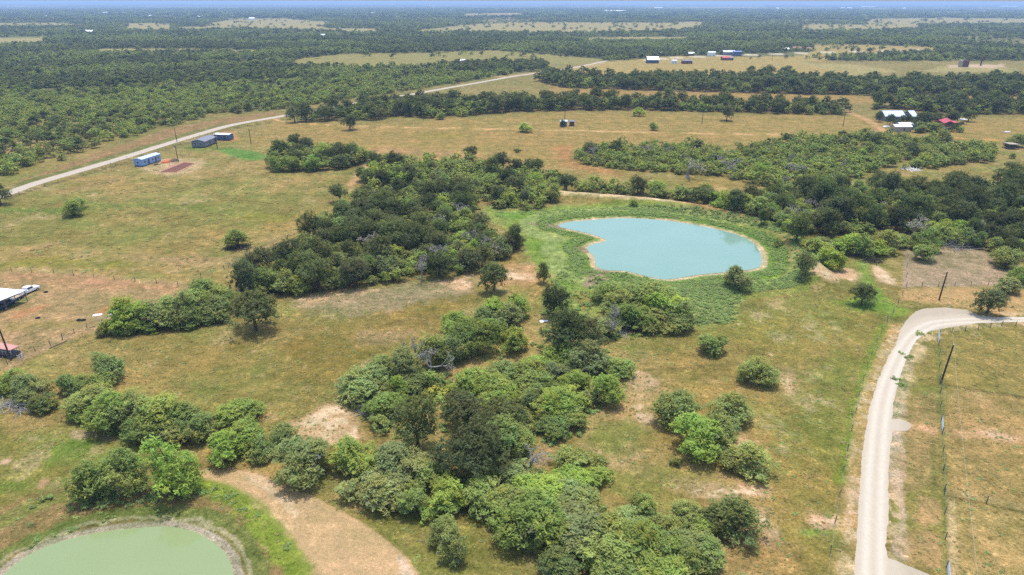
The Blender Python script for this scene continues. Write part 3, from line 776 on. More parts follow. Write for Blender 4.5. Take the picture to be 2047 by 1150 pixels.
# ------------------------------------------------------------------ roads and ponds
def tessellated(name, outline, zoff, step, mat, col_fn, ragged=0.0, label=None, kind='structure'):
    pts = np.array(outline, float)
    dense = []
    n = len(pts)
    for i in range(n):
        a, b = pts[i], pts[(i + 1) % n]
        L = np.hypot(*(b - a)); k = max(1, int(L / (step * (.4 if ragged else 1))))
        for q in range(k): dense.append(a + (b - a) * q / k)
    dense = np.array(dense)
    if ragged:
        cen = np.roll(dense, 1, 0) - np.roll(dense, -1, 0)
        nrm = np.stack([-cen[:, 1], cen[:, 0]], 1); nrm /= np.linalg.norm(nrm, axis=1)[:, None] + 1e-9
        dense = dense + nrm * ((fbm(dense[:, 0], dense[:, 1], 0.9, 5, 4) - 0.5) * ragged)[:, None]
    lo = dense.min(0); hi = dense.max(0)
    gx, gy = np.meshgrid(np.arange(lo[0], hi[0], step * 1.1), np.arange(lo[1], hi[1], step * 1.1))
    gx = gx.ravel() + RNG.uniform(-.2, .2, gx.size) * step; gy = gy.ravel() + RNG.uniform(-.2, .2, gy.size) * step
    k = sdist(gx, gy, dense) < -step * 0.5
    allp = [Vector(p) for p in dense] + [Vector(p) for p in zip(gx[k], gy[k])]
    r = delaunay_2d_cdt(allp, [], [list(range(len(dense)))], 1, 1e-4)
    vx = np.array([p[:] for p in r[0]])
    z = height(vx[:, 0], vx[:, 1]) * (0 if zoff is None else 1) + (zoff or 0)
    m = mesh_np(name, np.column_stack([vx, z]), r[2], mat)
    if m.polygons[0].normal.z < 0: m.flip_normals()
    if col_fn is not None:
        a = m.color_attributes.new('albedo', 'FLOAT_COLOR', 'POINT')
        a.data.foreach_set('color', np.concatenate([col_fn(vx[:, 0], vx[:, 1]), np.ones((len(vx), 1))], 1).astype(np.float32).ravel())
    o = link(name, m)
    return tag(o, label, None, None, kind)

def ranch_col(x, y):
    d = seg_d(x, y, ranch_road_mid)
    c = np.empty((len(x), 3)); c[:] = A(218, 204, 180)
    tr = np.exp(-((d - 0.9) / 0.5) ** 2)[:, None]
    c = c * (1 - .9 * tr) + A(242, 231, 211) * .9 * tr
    out = sst(2.4, 4.5, d + (fbm(x, y, 3, 3) - .5) * 2)[:, None]
    return c * (1 - .7 * out) + A(200, 186, 162) * .7 * out

def strip(pts, wid):
    p = np.array(pts); t = np.gradient(p, axis=0); t /= np.linalg.norm(t, axis=1)[:, None]
    nn = np.stack([-t[:, 1], t[:, 0]], 1)
    return p + nn * wid / 2, p - nn * wid / 2

def ribbon(name, pts, wid, z, mat, col, label):
    q = [pts[0]]
    for a, b in zip(pts[:-1], pts[1:]):
        k = max(1, int(np.hypot(*(b - a)) / 4))
        q += [a + (b - a) * (i + 1) / k for i in range(k)]
    q = np.array(q)
    rows = [q + (strip(q, wid)[0] - q) * f for f in (1, .5, .15, -.15, -.5, -1)]
    rows[0] = rows[0] + (fbm(q[:, 0], q[:, 1], 6, 8)[:, None] - .5) * (strip(q, 2)[0] - q)
    n = len(q)
    v = np.concatenate([np.column_stack([r, np.full(n, z)]) for r in rows])
    f = [(k * n + i, k * n + i + 1, (k + 1) * n + i + 1, (k + 1) * n + i) for k in range(5) for i in range(n - 1)]
    m = mesh_np(name, v, f, mat)
    if m.polygons[0].normal.z < 0: m.flip_normals()
    cc = np.concatenate([np.tile(col * s, (n, 1)) for s in (.8, 1.02, .92, .92, 1.02, .8)])
    a = m.color_attributes.new('albedo', 'FLOAT_COLOR', 'POINT')
    a.data.foreach_set('color', np.concatenate([cc, np.ones((len(cc), 1))], 1).astype(np.float32).ravel())
    return tag(link(name, m), label, None, None, 'structure')

tessellated('ranch_road', ranch_road_poly, 0.03, 0.5, M_ROAD, ranch_col, 0.4, 'white caliche ranch road curving up the right side with a wide turnaround')
ribbon('county_road', main_road, 6.2, 0.04, M_ROAD, A(222, 208, 186), 'pale gravel county road running straight past the three mobile homes')
pw1 = tessellated('pond_water', pond1, None, 2.5, M_POND1, None, 0, 'turquoise water of the large pond behind the thicket')
pw1.location.z = 0.015
pw2 = tessellated('pond_water', pond2, None, 2.5, M_POND2, None, 0, 'pale green water of the pond at the lower left corner')
pw2.location.z = 0.015

# ------------------------------------------------------------------ trees: meshes of crowns and trunks (shared by all copies)
def unit(v): return v / (np.linalg.norm(v, axis=-1, keepdims=True) + 1e-9)

def leaf_cloud(rng, cen, rad, per, size, up=0.9, outw=0.5, elong=1.0, flat=0.75, tint_sd=0.09, ctr=None):
    """many leaf-spray triangles spread through clumps; ctr: the middle of the bough each clump belongs to"""
    n = len(cen) * per
    ci = np.repeat(np.arange(len(cen)), per)
    d = unit(rng.normal(size=(n, 3)))
    rr = rng.random(n) ** 0.5
    off = d * (rad[ci] * rr)[:, None]
    off[:, 2] *= flat
    p = cen[ci] + off
    od = d if ctr is None else unit(p - ctr[ci])
    nrm = unit(unit(rng.normal(size=(n, 3))) * 1.0 + od * outw + np.array([0, 0, up]))
    t = unit(np.cross(nrm, unit(rng.normal(size=(n, 3)))))
    b = np.cross(nrm, t)
    s = size * rng.uniform(0.6, 1.35, n)[:, None]
    v = np.stack([p + t * s * elong, p - t * s * .55 * elong + b * s * .62, p - t * s * .55 * elong - b * s * .62], 1).reshape(-1, 3)
    base = 1 + rng.normal(0, tint_sd, len(cen))
    warm = rng.normal(0, 0.05, len(cen))
    if ctr is not None:
        q = np.floor(ctr[:, 0] * 1000).astype(int)
        u, inv = np.unique(q, return_inverse=True)
        base *= (1 + rng.normal(0, .10, len(u)))[inv]; warm += rng.normal(0, .05, len(u))[inv]
    tt = (base[ci] * (1 + rng.normal(0, .12, n))).clip(.45, 1.7)
    tint = np.stack([tt * (1 + warm[ci]), tt, tt * (1 - warm[ci])], 1)
    return v, np.repeat(tint, 3, 0)

def leaf_mesh(name, v, tint, mat):
    m = bpy.data.meshes.new(name)
    n = len(v)
    m.vertices.add(n); m.vertices.foreach_set('co', v.astype(np.float32).ravel())
    m.loops.add(n); m.loops.foreach_set('vertex_index', np.arange(n, dtype=np.int32))
    m.polygons.add(n // 3); m.polygons.foreach_set('loop_start', np.arange(0, n, 3, dtype=np.int32))
    m.materials.append(mat); m.update(calc_edges=True)
    a = m.color_attributes.new('tint', 'FLOAT_COLOR', 'POINT')
    a.data.foreach_set('color', np.concatenate([tint, np.ones((n, 1))], 1).astype(np.float32).ravel())
    return m

def crown_points(rng, kind, n):
    """clump centres inside a crown 1 wide and 1 high standing on z = 0, grouped into boughs"""
    nb = {'mesquite': 13, 'oak': 12, 'shrub': 6}[kind]
    a = rng.uniform(0, 6.283, nb) + np.arange(nb) * 2.4
    rr = np.sqrt(rng.uniform(.02, 1, nb))
    bx = np.column_stack([np.cos(a) * rr, np.sin(a) * rr])
    if kind == 'mesquite':
        bc = np.column_stack([bx * .31, .24 + .42 * (1 - rr ** 2) * rng.uniform(.7, 1.1, nb) + rng.normal(0, .05, nb)])
        br = rng.uniform(.18, .27, nb); sq = 1.0
        bc[-4:, 2] = rng.uniform(.14, .24, 4); bc[-4:, :2] *= 1.15
        lo = .05
    elif kind == 'oak':
        bc = np.column_stack([bx * .29, .42 + .28 * (1 - rr ** 2) * rng.uniform(.7, 1.1, nb) + rng.normal(0, .05, nb)])
        br = rng.uniform(.19, .29, nb); sq = .85
        bc[-4:, 2] = rng.uniform(.27, .36, 4); bc[-4:, :2] *= 1.1
        lo = .16
    else:
        bc = np.column_stack([bx * .28, .12 + .38 * (1 - rr ** 2) * rng.uniform(.6, 1.2, nb)])
        br = rng.uniform(.18, .28, nb); sq = 1.3
        lo = .03
    w = br ** 2
    bi = rng.choice(nb, n, p=w / w.sum())
    d = unit(rng.normal(size=(n, 3)))
    d[:, 2] = np.where(rng.random(n) < .7, np.abs(d[:, 2]), d[:, 2])
    sh = rng.uniform(.35, 1.0, n) ** .6
    c = bc[bi] + d * (br[bi] * sh)[:, None] * np.array([1, 1, sq])
    g = vnoise(c[:, 0] * 9 + 31, c[:, 1] * 9 + c[:, 2] * 7 + 17, int(rng.integers(99)))
    c = c + unit(d) * ((g - .5) * .10)[:, None]
    c[:, 2] = c[:, 2].clip(lo, None)
    ext = np.percentile(np.hypot(c[:, 0], c[:, 1]), 97); c[:, :2] *= .49 / ext; bc[:, :2] *= .49 / ext
    top = np.percentile(c[:, 2], 99); c[:, 2] *= .97 / top; bc[:, 2] *= .97 / top
    rad = rng.uniform(.035, .11, n) * (1.5 if kind == 'shrub' else 1)
    return c, rad, bc[bi] - np.array([0, 0, .05])

def trunk_mesh(rng, kind, cen, mat, name='trunk'):
    mb = MB()
    if kind == 'oak':
        fork = Vector((rng.normal(0, .02), rng.normal(0, .02), .30))
        mb.tube([(0, 0, -.03), (fork.x * .4, fork.y * .4, .15), fork], [.040, .032, .028], 7)
        starts = [fork] * 7
    else:
        starts = []
        for k in range(3):
            a = rng.uniform(0, 6.28); q = Vector((math.cos(a) * .09, math.sin(a) * .09, .20))
            mb.tube([(math.cos(a) * .015, math.sin(a) * .015, -.03), q * .55 + Vector((0, 0, .02)), q], [.022, .018, .015], 5)
            starts += [q] * 3
    idx = rng.permutation(len(cen))[:len(starts)]
    for s, i in zip(starts, idx):
        e = Vector(cen[i]); mid = (s + e) / 2 + Vector((rng.normal(0, .03), rng.normal(0, .03), -.02))
        mb.tube([s, mid, e], [.015, .010, .004], 4)
    return mesh_np(name, mb.v, mb.f, mat)

def dead_mesh(rng, kind='tall'):
    mb = MB(); tips = []
    def grow(p, d, L, r, lev):
        q = p + d * L
        mid = p + d * L * .5 + Vector(rng.normal(0, .06 * L, 3))
        mb.tube([p, mid, q], [r, r * .8, r * .55], 4 if lev else 6)
        if lev == 3: tips.append(q); return
        for _ in range(3 if lev < 2 else 3):
            nd = (d + Vector(rng.normal(0, .62, 3)) + Vector((0, 0, .12))).normalized()
            grow(p + d * L * rng.uniform(.6, 1), nd, L * rng.uniform(.55, .78), r * .5, lev + 1)
    grow(Vector((0, 0, -.03)), Vector((0, 0, 1)), .34, .032, 0)
    v = np.array(mb.v)
    w = max(np.ptp(v[:, 0]), np.ptp(v[:, 1])); v[:, :2] /= w; v[:, 2] /= v[:, 2].max()
    trunk = mesh_np('trunk', v, mb.f, M_GREY)
    cen = np.array([t[:] for t in tips]); cen[:, :2] /= w; cen[:, 2] /= max(cen[:, 2].max(), .1); cen[:, 2] = cen[:, 2].clip(.2, 1)
    lv, lt = leaf_cloud(rng, cen, np.full(len(cen), .09), 16, .017, 0.1, .2, 3.2, 1.0)
    return trunk, leaf_mesh('twigs', lv, lt, M_TWIG)

NV = 10
PROTO = {}
for kind, mat, ncl, per, size in (('mesquite', M_MESQ, 420, 15, .0215), ('oak', M_OAK, 360, 14, .0240), ('shrub', M_MESQ, 80, 20, .042)):
    PROTO[kind] = []
    for k in range(NV):
        rng = np.random.default_rng(100 + k * 7 + len(kind))
        cen, rad, ctr = crown_points(rng, kind, ncl)
        if kind == 'mesquite':
            v, tnt = leaf_cloud(rng, cen, rad, per, size, .7, .7, 1.8, 1.0, ctr=ctr)
            tw = cen[rng.permutation(len(cen))[:40]] * np.array([.88, .88, .82])
            v2, t2 = leaf_cloud(rng, tw, np.full(len(tw), .10), 12, .026, .2, .3, 2.8, .9)
            t2 = t2 * np.array([.95, .72, 1.45])          # bare grey-brown twigs among the leaves
            v = np.concatenate([v, v2]); tnt = np.concatenate([tnt, t2])
        else:
            v, tnt = leaf_cloud(rng, cen, rad, per, size, .6, .85, 1.35, 1.0, ctr=ctr)
        PROTO[kind].append((leaf_mesh(kind + '_crown', v, tnt, mat), trunk_mesh(rng, kind, cen, M_BARK)))
PROTO['dead'] = [dead_mesh(np.random.default_rng(500 + k)) for k in range(4)]

KIND_NAME = {'mesquite': ('mesquite_tree', 'tree'), 'oak': ('oak_tree', 'tree'), 'shrub': ('shrub', 'shrub'), 'dead': ('dead_tree', 'tree')}
TONES = {'n': (1, 1, 1), 'b': (1.05, 1.13, .84), 'g': (.98, .96, 1.14), 'k': (.76, .80, .80), 'y': (1.22, 1.18, .92), 'e': (.84, .98, .72)}
TREES = []      # dicts: kind x y w h tone label group show

def add_tree(kind, x, y, wd, ht, tone='n', label=None, group=None, pri=0):
    TREES.append(dict(kind=kind, x=x, y=y, w=wd, h=ht, tone=tone, label=label, group=group, pri=pri))

def px_tree(px, yt, yb, wpx, kind, tone='n', label=None, group=None, back=.36):
    """a single tree read off the photograph: column, top and foot of the crown or trunk, width"""
    base = G(px, yb)
    D = base[1]
    sl = math.hypot(H, D)
    wd = wpx / FPX * sl
    if kind in ('mesquite', 'shrub'):
        D += wd * back
        base = base * (D / base[1])
    d = ray(px, yt)
    ht = H + d[2] / d[1] * D
    ht = min(max(ht, wd * .35), wd * 1.5)
    add_tree(kind, base[0], D, wd, ht, tone, label, group, 1)

K4 = {'m': 'mesquite', 'o': 'oak', 's': 'shrub', 'd': 'dead'}
# trees that stand by themselves or stand out, each with its own words
SINGLE = [
 (512,588,660,95,'o','n','big dark spreading oak alone in the tan pasture left of centre'),
 (988,525,580,64,'o','n','round oak on a bare trunk by the sandy patch left of the pond'),
 (1087,527,566,28,'o','k','small slim oak between the round oak and the pond'),
 (150,402,437,44,'m','k','rounded dark mesquite standing in the big left pasture'),
 (165,396,422,36,'m','n','smaller crown close behind the dark mesquite in the left pasture'),
 (476,458,499,46,'m','n','lone mesquite over a brush heap near the left fence line'),
 (3,370,410,40,'o','k','oak cut by the left edge beside the county road'),
 (700,230,260,34,'o','k','solitary dark oak beside the track across the golden field'),
 (1052,246,266,30,'m','b','pale round mesquite in the golden field left of the blue shed'),
 (1307,245,262,20,'m','n','tiny umbrella shaped mesquite right of the blue shed'),
 (1452,212,242,32,'o','n','lone oak in the golden field left of the far gate track'),
 (1276,216,234,24,'m','b','small mesquite against the band of trees beyond the golden field'),
 (1512,722,781,76,'m','n','round mesquite alone in the meadow between right cluster and road'),
 (1421,669,713,60,'m','n','small dome mesquite alone below the pond weeds'),
 (1475,535,585,60,'m','g','grey green bush tree on the near shore of the turquoise pond'),
 (1722,568,609,52,'o','n','dense dark oak above the green swale left of the turnaround'),
 (1607,515,561,40,'o','n','oak at the foot of the sandy dam slope right of the pond'),
 (1588,447,500,54,'o','b','bright olive oak on the pond dam at its right end'),
 (1519,430,462,24,'o','k','small round oak on the dam crest behind the pond'),
 (1655,500,545,56,'m','b','vivid green mesquite in the sandy wash right of the pond'),
 (1973,578,626,66,'o','g','leaning olive grey oak by the bend of the ranch road'),
 (2006,556,592,54,'m','g','grey mesquite just behind the leaning olive oak'),
 (1845,490,527,46,'m','n','flat topped mesquite alone in the grey paddock'),
 (1842,458,506,64,'m','b','forked mesquite at the head of the grey paddock'),
 (2005,498,541,58,'m','n','broad mesquite on the right side of the grey paddock'),
 (2038,530,572,50,'m','b','bright mesquite cut by the right edge below the grey paddock'),
 (1350,788,866,96,'m','n','left back crown of the four mesquite cluster in the right meadow'),
 (1455,795,857,82,'m','g','greyish right back crown of the mesquite cluster in the right meadow'),
 (1388,842,926,100,'m','b','front left crown of the mesquite cluster in the right meadow'),
 (1438,838,912,84,'m','n','middle crown squeezed inside the mesquite cluster in the right meadow'),
 (1488,896,966,92,'m','g','separate grey green mesquite at the foot of the right meadow cluster'),
 (1350,916,936,22,'s','k','tiny dark bush under the right meadow mesquite cluster'),
 (345,895,1006,112,'m','b','tall bright mesquite on the bank above the lower left pond'),
 (188,925,1002,84,'m','k','dark mesquite leftmost on the bank above the lower left pond'),
 (250,918,1002,86,'m','n','middle mesquite on the bank above the lower left pond'),
 (500,843,905,74,'m','b','bright crown at the back of the clump above the tilled dike'),
 (455,870,940,72,'m','b','leftmost bright crown of the clump above the tilled dike'),
 (522,880,930,62,'m','n','middle crown of the clump above the tilled dike'),
 (568,857,900,58,'m','n','dull green crown at the right rear of the clump above the dike'),
 (483,808,862,92,'m','b','low bright mesquite at the bottom edge of the tan pasture'),
 (610,890,982,112,'m','g','large round grey green mesquite beside the tilled dike'),
 (700,966,1010,50,'s','g','pale shrub on the grass strip beside the tilled dike'),
 (735,958,1002,36,'s','g','small shrub between pale shrub and the central thicket'),
 (722,880,962,96,'m','b','feathery mesquite right of the large round one by the dike'),
 (888,1040,1100,50,'m','n','rear one of two small round trees low in the centre'),
 (910,1060,1132,60,'m','g','front one of two small round trees low in the centre'),
 (32,742,792,66,'m','b','bright leaning mesquite at the left edge below the fence'),
 (71,756,812,72,'m','g','greyish mesquite beside the dead brush heap at the left edge'),
 (93,790,832,52,'m','n','small mesquite in front of the dead brush heap at left edge'),
 (158,748,797,66,'m','n','mesquite with forked dark trunk at the left of the tan pasture'),
 (228,718,772,70,'m','g','round grey green mesquite at the corner of the tan pasture'),
 (203,707,740,44,'m','g','pale crown half hidden behind the round grey green mesquite'),
 (205,752,790,56,'m','n','dark crown between the forked mesquite and the round one'),
 (1106,570,634,56,'o','k','ragged dark oak in the reeds between pond and thicket'),
 (1128,623,708,108,'o','k','large dark oak crowning the upper centre of the thicket'),
 (836,798,896,92,'o','n','dark oak casting shade on the left side of the central thicket'),
 (950,860,952,128,'o','k','biggest dark oak low in the middle of the central thicket'),
 (1065,1008,1118,132,'m','b','largest bright mesquite at the bottom of the central thicket'),
 (1455,1010,1100,108,'m','k','dark round tree at the right tip of the bottom thicket'),
 (1212,753,818,66,'m','b','bright flat mesquite with bare trunk at the thicket right edge'),
 (1228,620,672,46,'d','n','bleached dead tree by the mound below the pond'),
 (835,676,740,44,'d','n','tall bare grey snag at the left edge of central thicket'),
 (862,700,762,60,'d','n','tangled grey dead tree in front of the tall bare snag'),
 (843,515,562,42,'d','n','bare grey dead tree at the foot of the creek oaks'),
 (885,490,540,40,'d','n','silvery dead tree inside the lower creek oaks'),
 (1060,900,952,48,'d','n','pale half bare bush tree right of the biggest dark oak'),
 (1155,903,957,92,'m','n','isolated dome mesquite right of the pale half bare tree'),
 (1280,994,1047,58,'m','n','upright crown at the rear of the bottom thicket'),
 (1370,1014,1078,72,'m','n','crown left of the dark round tree in the bottom thicket'),
 (1823,435,480,48,'d','n','straw grey dead tree among the dark oaks at right'),
 (1375,320,357,42,'d','n','grey bare tree at the lower edge of the brush field'),
 (1462,318,352,36,'d','n','dark grey bare tree in the gap of the brush field'),
 (1590,330,352,40,'d','n','silver grey bare tree in the brush field'),
 (1925,350,0,0,'','',''),
 (1070,318,352,34,'o','k','dark narrow oak above the top of the creek mesquites'),
 (942,293,316,30,'o','k','round dark oak at the top edge of the creek mesquites'),
 (2020,325,360,54,'o','k','tall oak at the right edge above the right woods'),
 (680,368,405,36,'o','g','grey round oak at the left shoulder of the creek oaks'),
]
for s in SINGLE:
    if s[4]: px_tree(s[0], s[1], s[2], s[3] * (1.1 if 900 < s[2] < 1130 and s[0] < 1400 else 1.04), K4[s[4]], s[5], s[6], None, .14 if 'lower left pond' in s[6] else .36)

THICK = """735,742,812,95,m,g 775,715,772,60,m,n 810,705,777,65,m,g 795,755,802,36,s,b 825,750,792,75,m,k 865,745,792,42,s,n 870,675,748,60,m,n
895,680,742,60,m,g 900,650,712,60,m,b 925,655,724,55,m,n 915,625,667,52,m,b 958,648,707,62,o,b 968,622,672,50,m,g 995,600,657,60,m,b 1010,610,667,55,m,g
985,640,692,60,m,b 1030,593,642,50,m,b 1025,656,712,56,m,b 1180,640,702,60,o,n 1200,642,682,60,m,g 1117,690,744,62,m,e 1170,690,757,72,m,g
1240,582,640,70,m,n 1290,570,642,92,m,n 1330,590,652,82,m,b 1360,605,662,62,m,n 1270,608,667,80,m,b 1310,622,670,82,m,n 1235,615,662,52,m,g 1345,628,668,60,m,n 1215,572,615,50,m,n
785,790,852,78,m,b 757,835,870,42,s,n 893,805,840,26,s,n 870,770,802,52,s,y 935,790,854,78,o,n 960,745,802,76,m,b 930,762,792,52,m,b 985,760,812,62,m,n
970,745,800,60,m,b 1000,730,777,60,m,g 1030,735,777,60,m,n 1080,715,762,70,m,b 1100,722,767,60,m,g 1060,720,772,60,m,y 1015,770,812,42,m,b 1075,745,792,60,m,n 1060,765,807,50,m,n
1150,740,787,52,m,b 1230,715,759,60,m,n 1190,775,822,42,s,n 1130,770,832,72,m,b 1110,790,852,66,m,b 1145,820,862,52,m,n 1105,838,882,62,m,k 1080,800,852,55,m,n 1065,790,832,46,o,n
1010,800,852,76,o,n 1022,828,882,70,m,n 985,790,842,60,m,b 965,825,882,60,o,n 1000,850,937,92,m,n 1040,868,917,56,m,n 975,933,977,46,m,n 905,948,987,52,m,e 1050,943,987,76,m,g
1150,948,992,70,m,b 1195,945,987,52,s,b 890,968,1047,92,m,b 805,903,992,95,m,g 768,948,1022,84,m,g 825,975,1037,50,m,n 985,973,1042,82,m,n 1075,973,1032,100,m,b 1000,1033,1072,32,s,k
1135,985,1042,92,m,g 1175,1005,1050,60,m,g 1160,1040,1132,122,m,g 1205,1062,1152,112,m,n 1290,1062,1152,102,m,b 1240,1033,1092,82,m,g 1365,1080,1152,102,m,n 1330,1043,1102,62,m,n 1400,1043,1092,52,m,y
1120,1098,1168,72,m,k 1235,1120,1192,92,m,n 1310,1125,1205,95,m,b 1020,985,1050,70,m,n 950,965,1020,60,m,n 860,930,985,60,m,n 1090,1060,1120,60,m,n 1270,1085,1160,80,m,e 1395,1095,1160,70,m,n"""
LOWL = """200,785,850,86,m,n 240,783,872,84,m,b 280,790,877,80,m,g 330,798,882,76,m,n 372,815,882,72,m,k 398,830,892,62,m,n 300,842,897,70,m,k 352,850,895,82,m,n 180,800,845,60,m,b"""
LEFT = """215,645,675,30,m,n 270,598,672,72,m,b 262,632,672,62,m,n 315,605,664,66,m,g 345,600,662,62,m,g 372,585,657,62,m,n 400,580,642,66,m,n 425,563,622,72,m,n 440,598,647,62,m,n 385,615,657,56,m,k 432,620,650,42,s,n 455,585,625,50,m,n 240,640,668,40,m,b 410,600,640,50,m,g"""
FRINGE = """1625,485,520,60,m,n 1690,468,515,64,m,b 1712,470,518,56,m,n 1765,463,512,62,m,n 1745,482,516,56,m,b 1580,452,482,48,m,b 1560,440,470,46,m,g 1640,475,505,50,m,g 1670,490,512,40,s,n 1795,470,500,40,m,n 1648,506,534,34,s,b 1600,440,470,50,m,n 1532,425,455,36,m,n 1480,395,438,58,m,b 1440,385,428,60,m,b 1405,374,412,60,o,n 1360,372,405,56,m,n 1318,370,400,48,m,n 1460,390,432,56,o,n 1500,402,446,54,m,n 1550,480,500,16,s,n 1265,402,416,18,s,k"""
LANDMARKS = {}
for s in SINGLE:
    pass
MARKS = [((838,880),'the dark shade oak left in the thicket'),((950,935),'the biggest dark oak'),((1128,690),'the large oak crowning the thicket'),((1065,1100),'the largest bright mesquite'),((1455,1085),'the dark round tree at the thicket tip'),
 ((1212,808),'the bare trunked flat mesquite'),((835,735),'the tall bare snag'),((1228,668),'the bleached dead tree'),((1060,945),'the pale half bare tree'),((1155,950),'the isolated dome mesquite'),((1280,1040),'the upright crown low in the thicket'),((748,822),'the grey branch heap'),((610,970),'the large round mesquite by the dike'),((888,1090),'the two small round trees'),
 ((1106,630),'the ragged oak in the reeds'),((512,655),'the big spreading pasture oak'),((158,790),'the forked dark mesquite'),((483,855),'the low bright mesquite under the pasture'),((226,629),'the white scrap heap'),((356,572),'the fence corner by the yard'),((1588,498),'the bright olive oak on the dam'),((1519,460),'the round oak on the dam crest'),((1655,542),'the vivid green mesquite in the wash'),((1842,505),'the forked mesquite by the paddock'),((960,705),'the small olive oak in the upper thicket'),((1390,640),'the pale weeds below the pond'),((420,880),'the gap left of the dike clump')]
USED = set(s[6] for s in SINGLE)
def spot_label(px, yb, words):
    L = sorted(MARKS, key=lambda m: math.hypot(m[0][0] - px, 1.6 * (m[0][1] - yb)))
    for near in ('just', 'a little', 'further', 'well', 'next but one', 'farthest'):
        for (mx, my), ph in L[:4]:
            dx, dy = px - mx, 1.6 * (yb - my)
            side = ('right of' if dx > 0 else 'left of') if abs(dx) > abs(dy) else ('in front of' if dy > 0 else 'behind')
            q = f'{words} {near} {side} {ph}'
            if q not in USED and len(q.split()) <= 16:
                USED.add(q); return q
    return None
def grove(txt, words, group, wm=1.24):
    for it in txt.split():
        a = it.split(',')
        lab = {'m': 'mesquite', 'o': 'oak', 's': 'low shrub'}[a[4]]
        tn = {'n': 'mid green', 'b': 'bright green', 'g': 'grey green', 'k': 'dark green', 'y': 'yellowish', 'e': 'deep green'}[a[5]]
        q = spot_label(float(a[0]), float(a[2]), f'{tn} {lab}')
        px_tree(float(a[0]), float(a[1]), float(a[2]), float(a[3]) * wm, K4[a[4]], a[5], q or f'{tn} {lab} {words}', f'trees {group}')
grove(THICK, 'crowded among others in the big central thicket', 'of the central thicket')
grove(LOWL, 'packed in the low grove at the bottom of the tan pasture', 'of the low left grove')
grove(LEFT, 'in the row along the left fence above the tan pasture', 'of the row along the left fence')
grove(FRINGE, 'along the sandy fringe right of the pond dam', 'of the fringe right of the dam', 1.0)

# groves scattered over the ground the photograph shows them on
class Spacing:
    def __init__(s, cell=6.0): s.c = cell; s.g = {}
    def ok(s, x, y, r, put=True):
        i, j = int(x // s.c), int(y // s.c)
        for a in range(i - 2, i + 3):
            for b in range(j - 2, j + 3):
                for (u, v, q) in s.g.get((a, b), ()):
                    if (u - x) ** 2 + (v - y) ** 2 < (0.5 * (q + r)) ** 2: return False
        if put: s.g.setdefault((i, j), []).append((x, y, r))
        return True
SP = Spacing()
for t in TREES: SP.ok(t['x'], t['y'], t['w'] * .7)

TONE_W = {'n': 'mid green', 'b': 'bright green', 'g': 'grey green', 'k': 'dark green', 'y': 'yellowish', 'e': 'deep green'}
SEEN_LAB = {}
def place_words(name, tn, hh, px_poly, x, y, words):
    q = np.array(px_poly, float); u, v = to_px(x, y)
    a = (u - max(q[:, 0].min(), 0)) / (min(q[:, 0].max(), 2047) - max(q[:, 0].min(), 0)); b = (v - q[:, 1].min()) / (np.ptp(q[:, 1]) + 1e-6)
    col = ['far left', 'left', 'centre left', 'middle', 'centre right', 'right', 'far right'][int(np.clip(a * 7, 0, 6))]
    row = ['rear', 'back', 'middle', 'fore', 'front'][int(np.clip(b * 5, 0, 4))]
    nm = name if name.startswith('bare') else f'{TONE_W[tn]} {name}'
    size = 'tall ' if hh > 7.5 else 'low ' if hh < 5 else ''
    return f'{size}{nm} at the {row} {col} {words}'
def scatter(zone, mixk, words, group, tries, gap=0.62, thin=None):
    pts = P(ZONES[zone])
    lo = pts.min(0); hi = pts.max(0)
    rng = np.random.default_rng(len(zone) * 13 + tries)
    xs = rng.uniform(lo[0], hi[0], tries); ys = rng.uniform(lo[1], hi[1], tries)
    ok = inside(xs, ys, pts)
    ks = [m[0] for m in mixk]; pr = np.array([m[1] for m in mixk], float); pr /= pr.sum()
    nn = fbm(xs, ys, 22, 87, 3)
    for x, y, good, n in zip(xs, ys, ok, nn):
        if not good: continue
        if thin is not None and n < thin: continue
        k = rng.choice(len(ks), p=pr)
        kind, _, w0, w1, h0, h1, tones = mixk[k]
        wd = rng.uniform(w0, w1)
        if not SP.ok(x, y, wd * gap): continue
        tn = rng.choice(list(tones))
        name = {'mesquite': 'mesquite', 'oak': 'oak', 'shrub': 'shrub', 'dead': 'bare dead tree'}[kind]
        hh = wd * rng.uniform(h0, h1)
        add_tree(kind, x, y, wd, hh, tn, place_words(name, tn, hh, ZONES[zone], x, y, group), f'trees {group}')
m_ = lambda p, a, b, t='nnbgk': ('mesquite', p, a, b, .62, .9, t)
o_ = lambda p, a, b, t='nkkg': ('oak', p, a, b, .8, 1.1, t)
s_ = lambda p, a, b, t='nbgy': ('shrub', p, a, b, .5, .8, t)
d_ = lambda p, a, b, t='n': ('dead', p, a, b, .8, 1.1, t)
scatter('creek oaks', [o_(.52, 6.5, 11, 'nnkg'), m_(.42, 4.5, 8, 'nbgk'), d_(.04, 5, 7), s_(.1, 2, 4)], 'in the dense creek wood between pasture and pond', 'of the creek wood', 6000, .60)
scatter('creek mesquites', [m_(.72, 5, 8, 'nnbg'), o_(.24, 6, 9), s_(.1, 2, 4)], 'in the lighter top of the creek wood', 'of the creek wood top', 4000, .62)
scatter('pond band', [m_(.8, 5, 8, 'nnbg'), o_(.25, 6, 9), s_(.1, 2, 4)], 'in the band along the far dam of the pond', 'along the far dam', 2200, .62)
scatter('house grove', [m_(.7, 6, 9, 'nbbk'), o_(.3, 6.5, 9)], 'in the small grove right of the mown green patch', 'of the small grove by the houses', 900, .62)
scatter('right oaks', [o_(.58, 7, 12, 'nnkke'), m_(.38, 5, 8.5), d_(.035, 5, 8)], 'in the dark wood right of the pond', 'of the dark right wood', 7000, .58)
scatter('right fringe', [m_(.7, 5, 8), o_(.3, 6, 9)], 'along the edge of the grey paddock', 'of the paddock edge', 1500, .7)
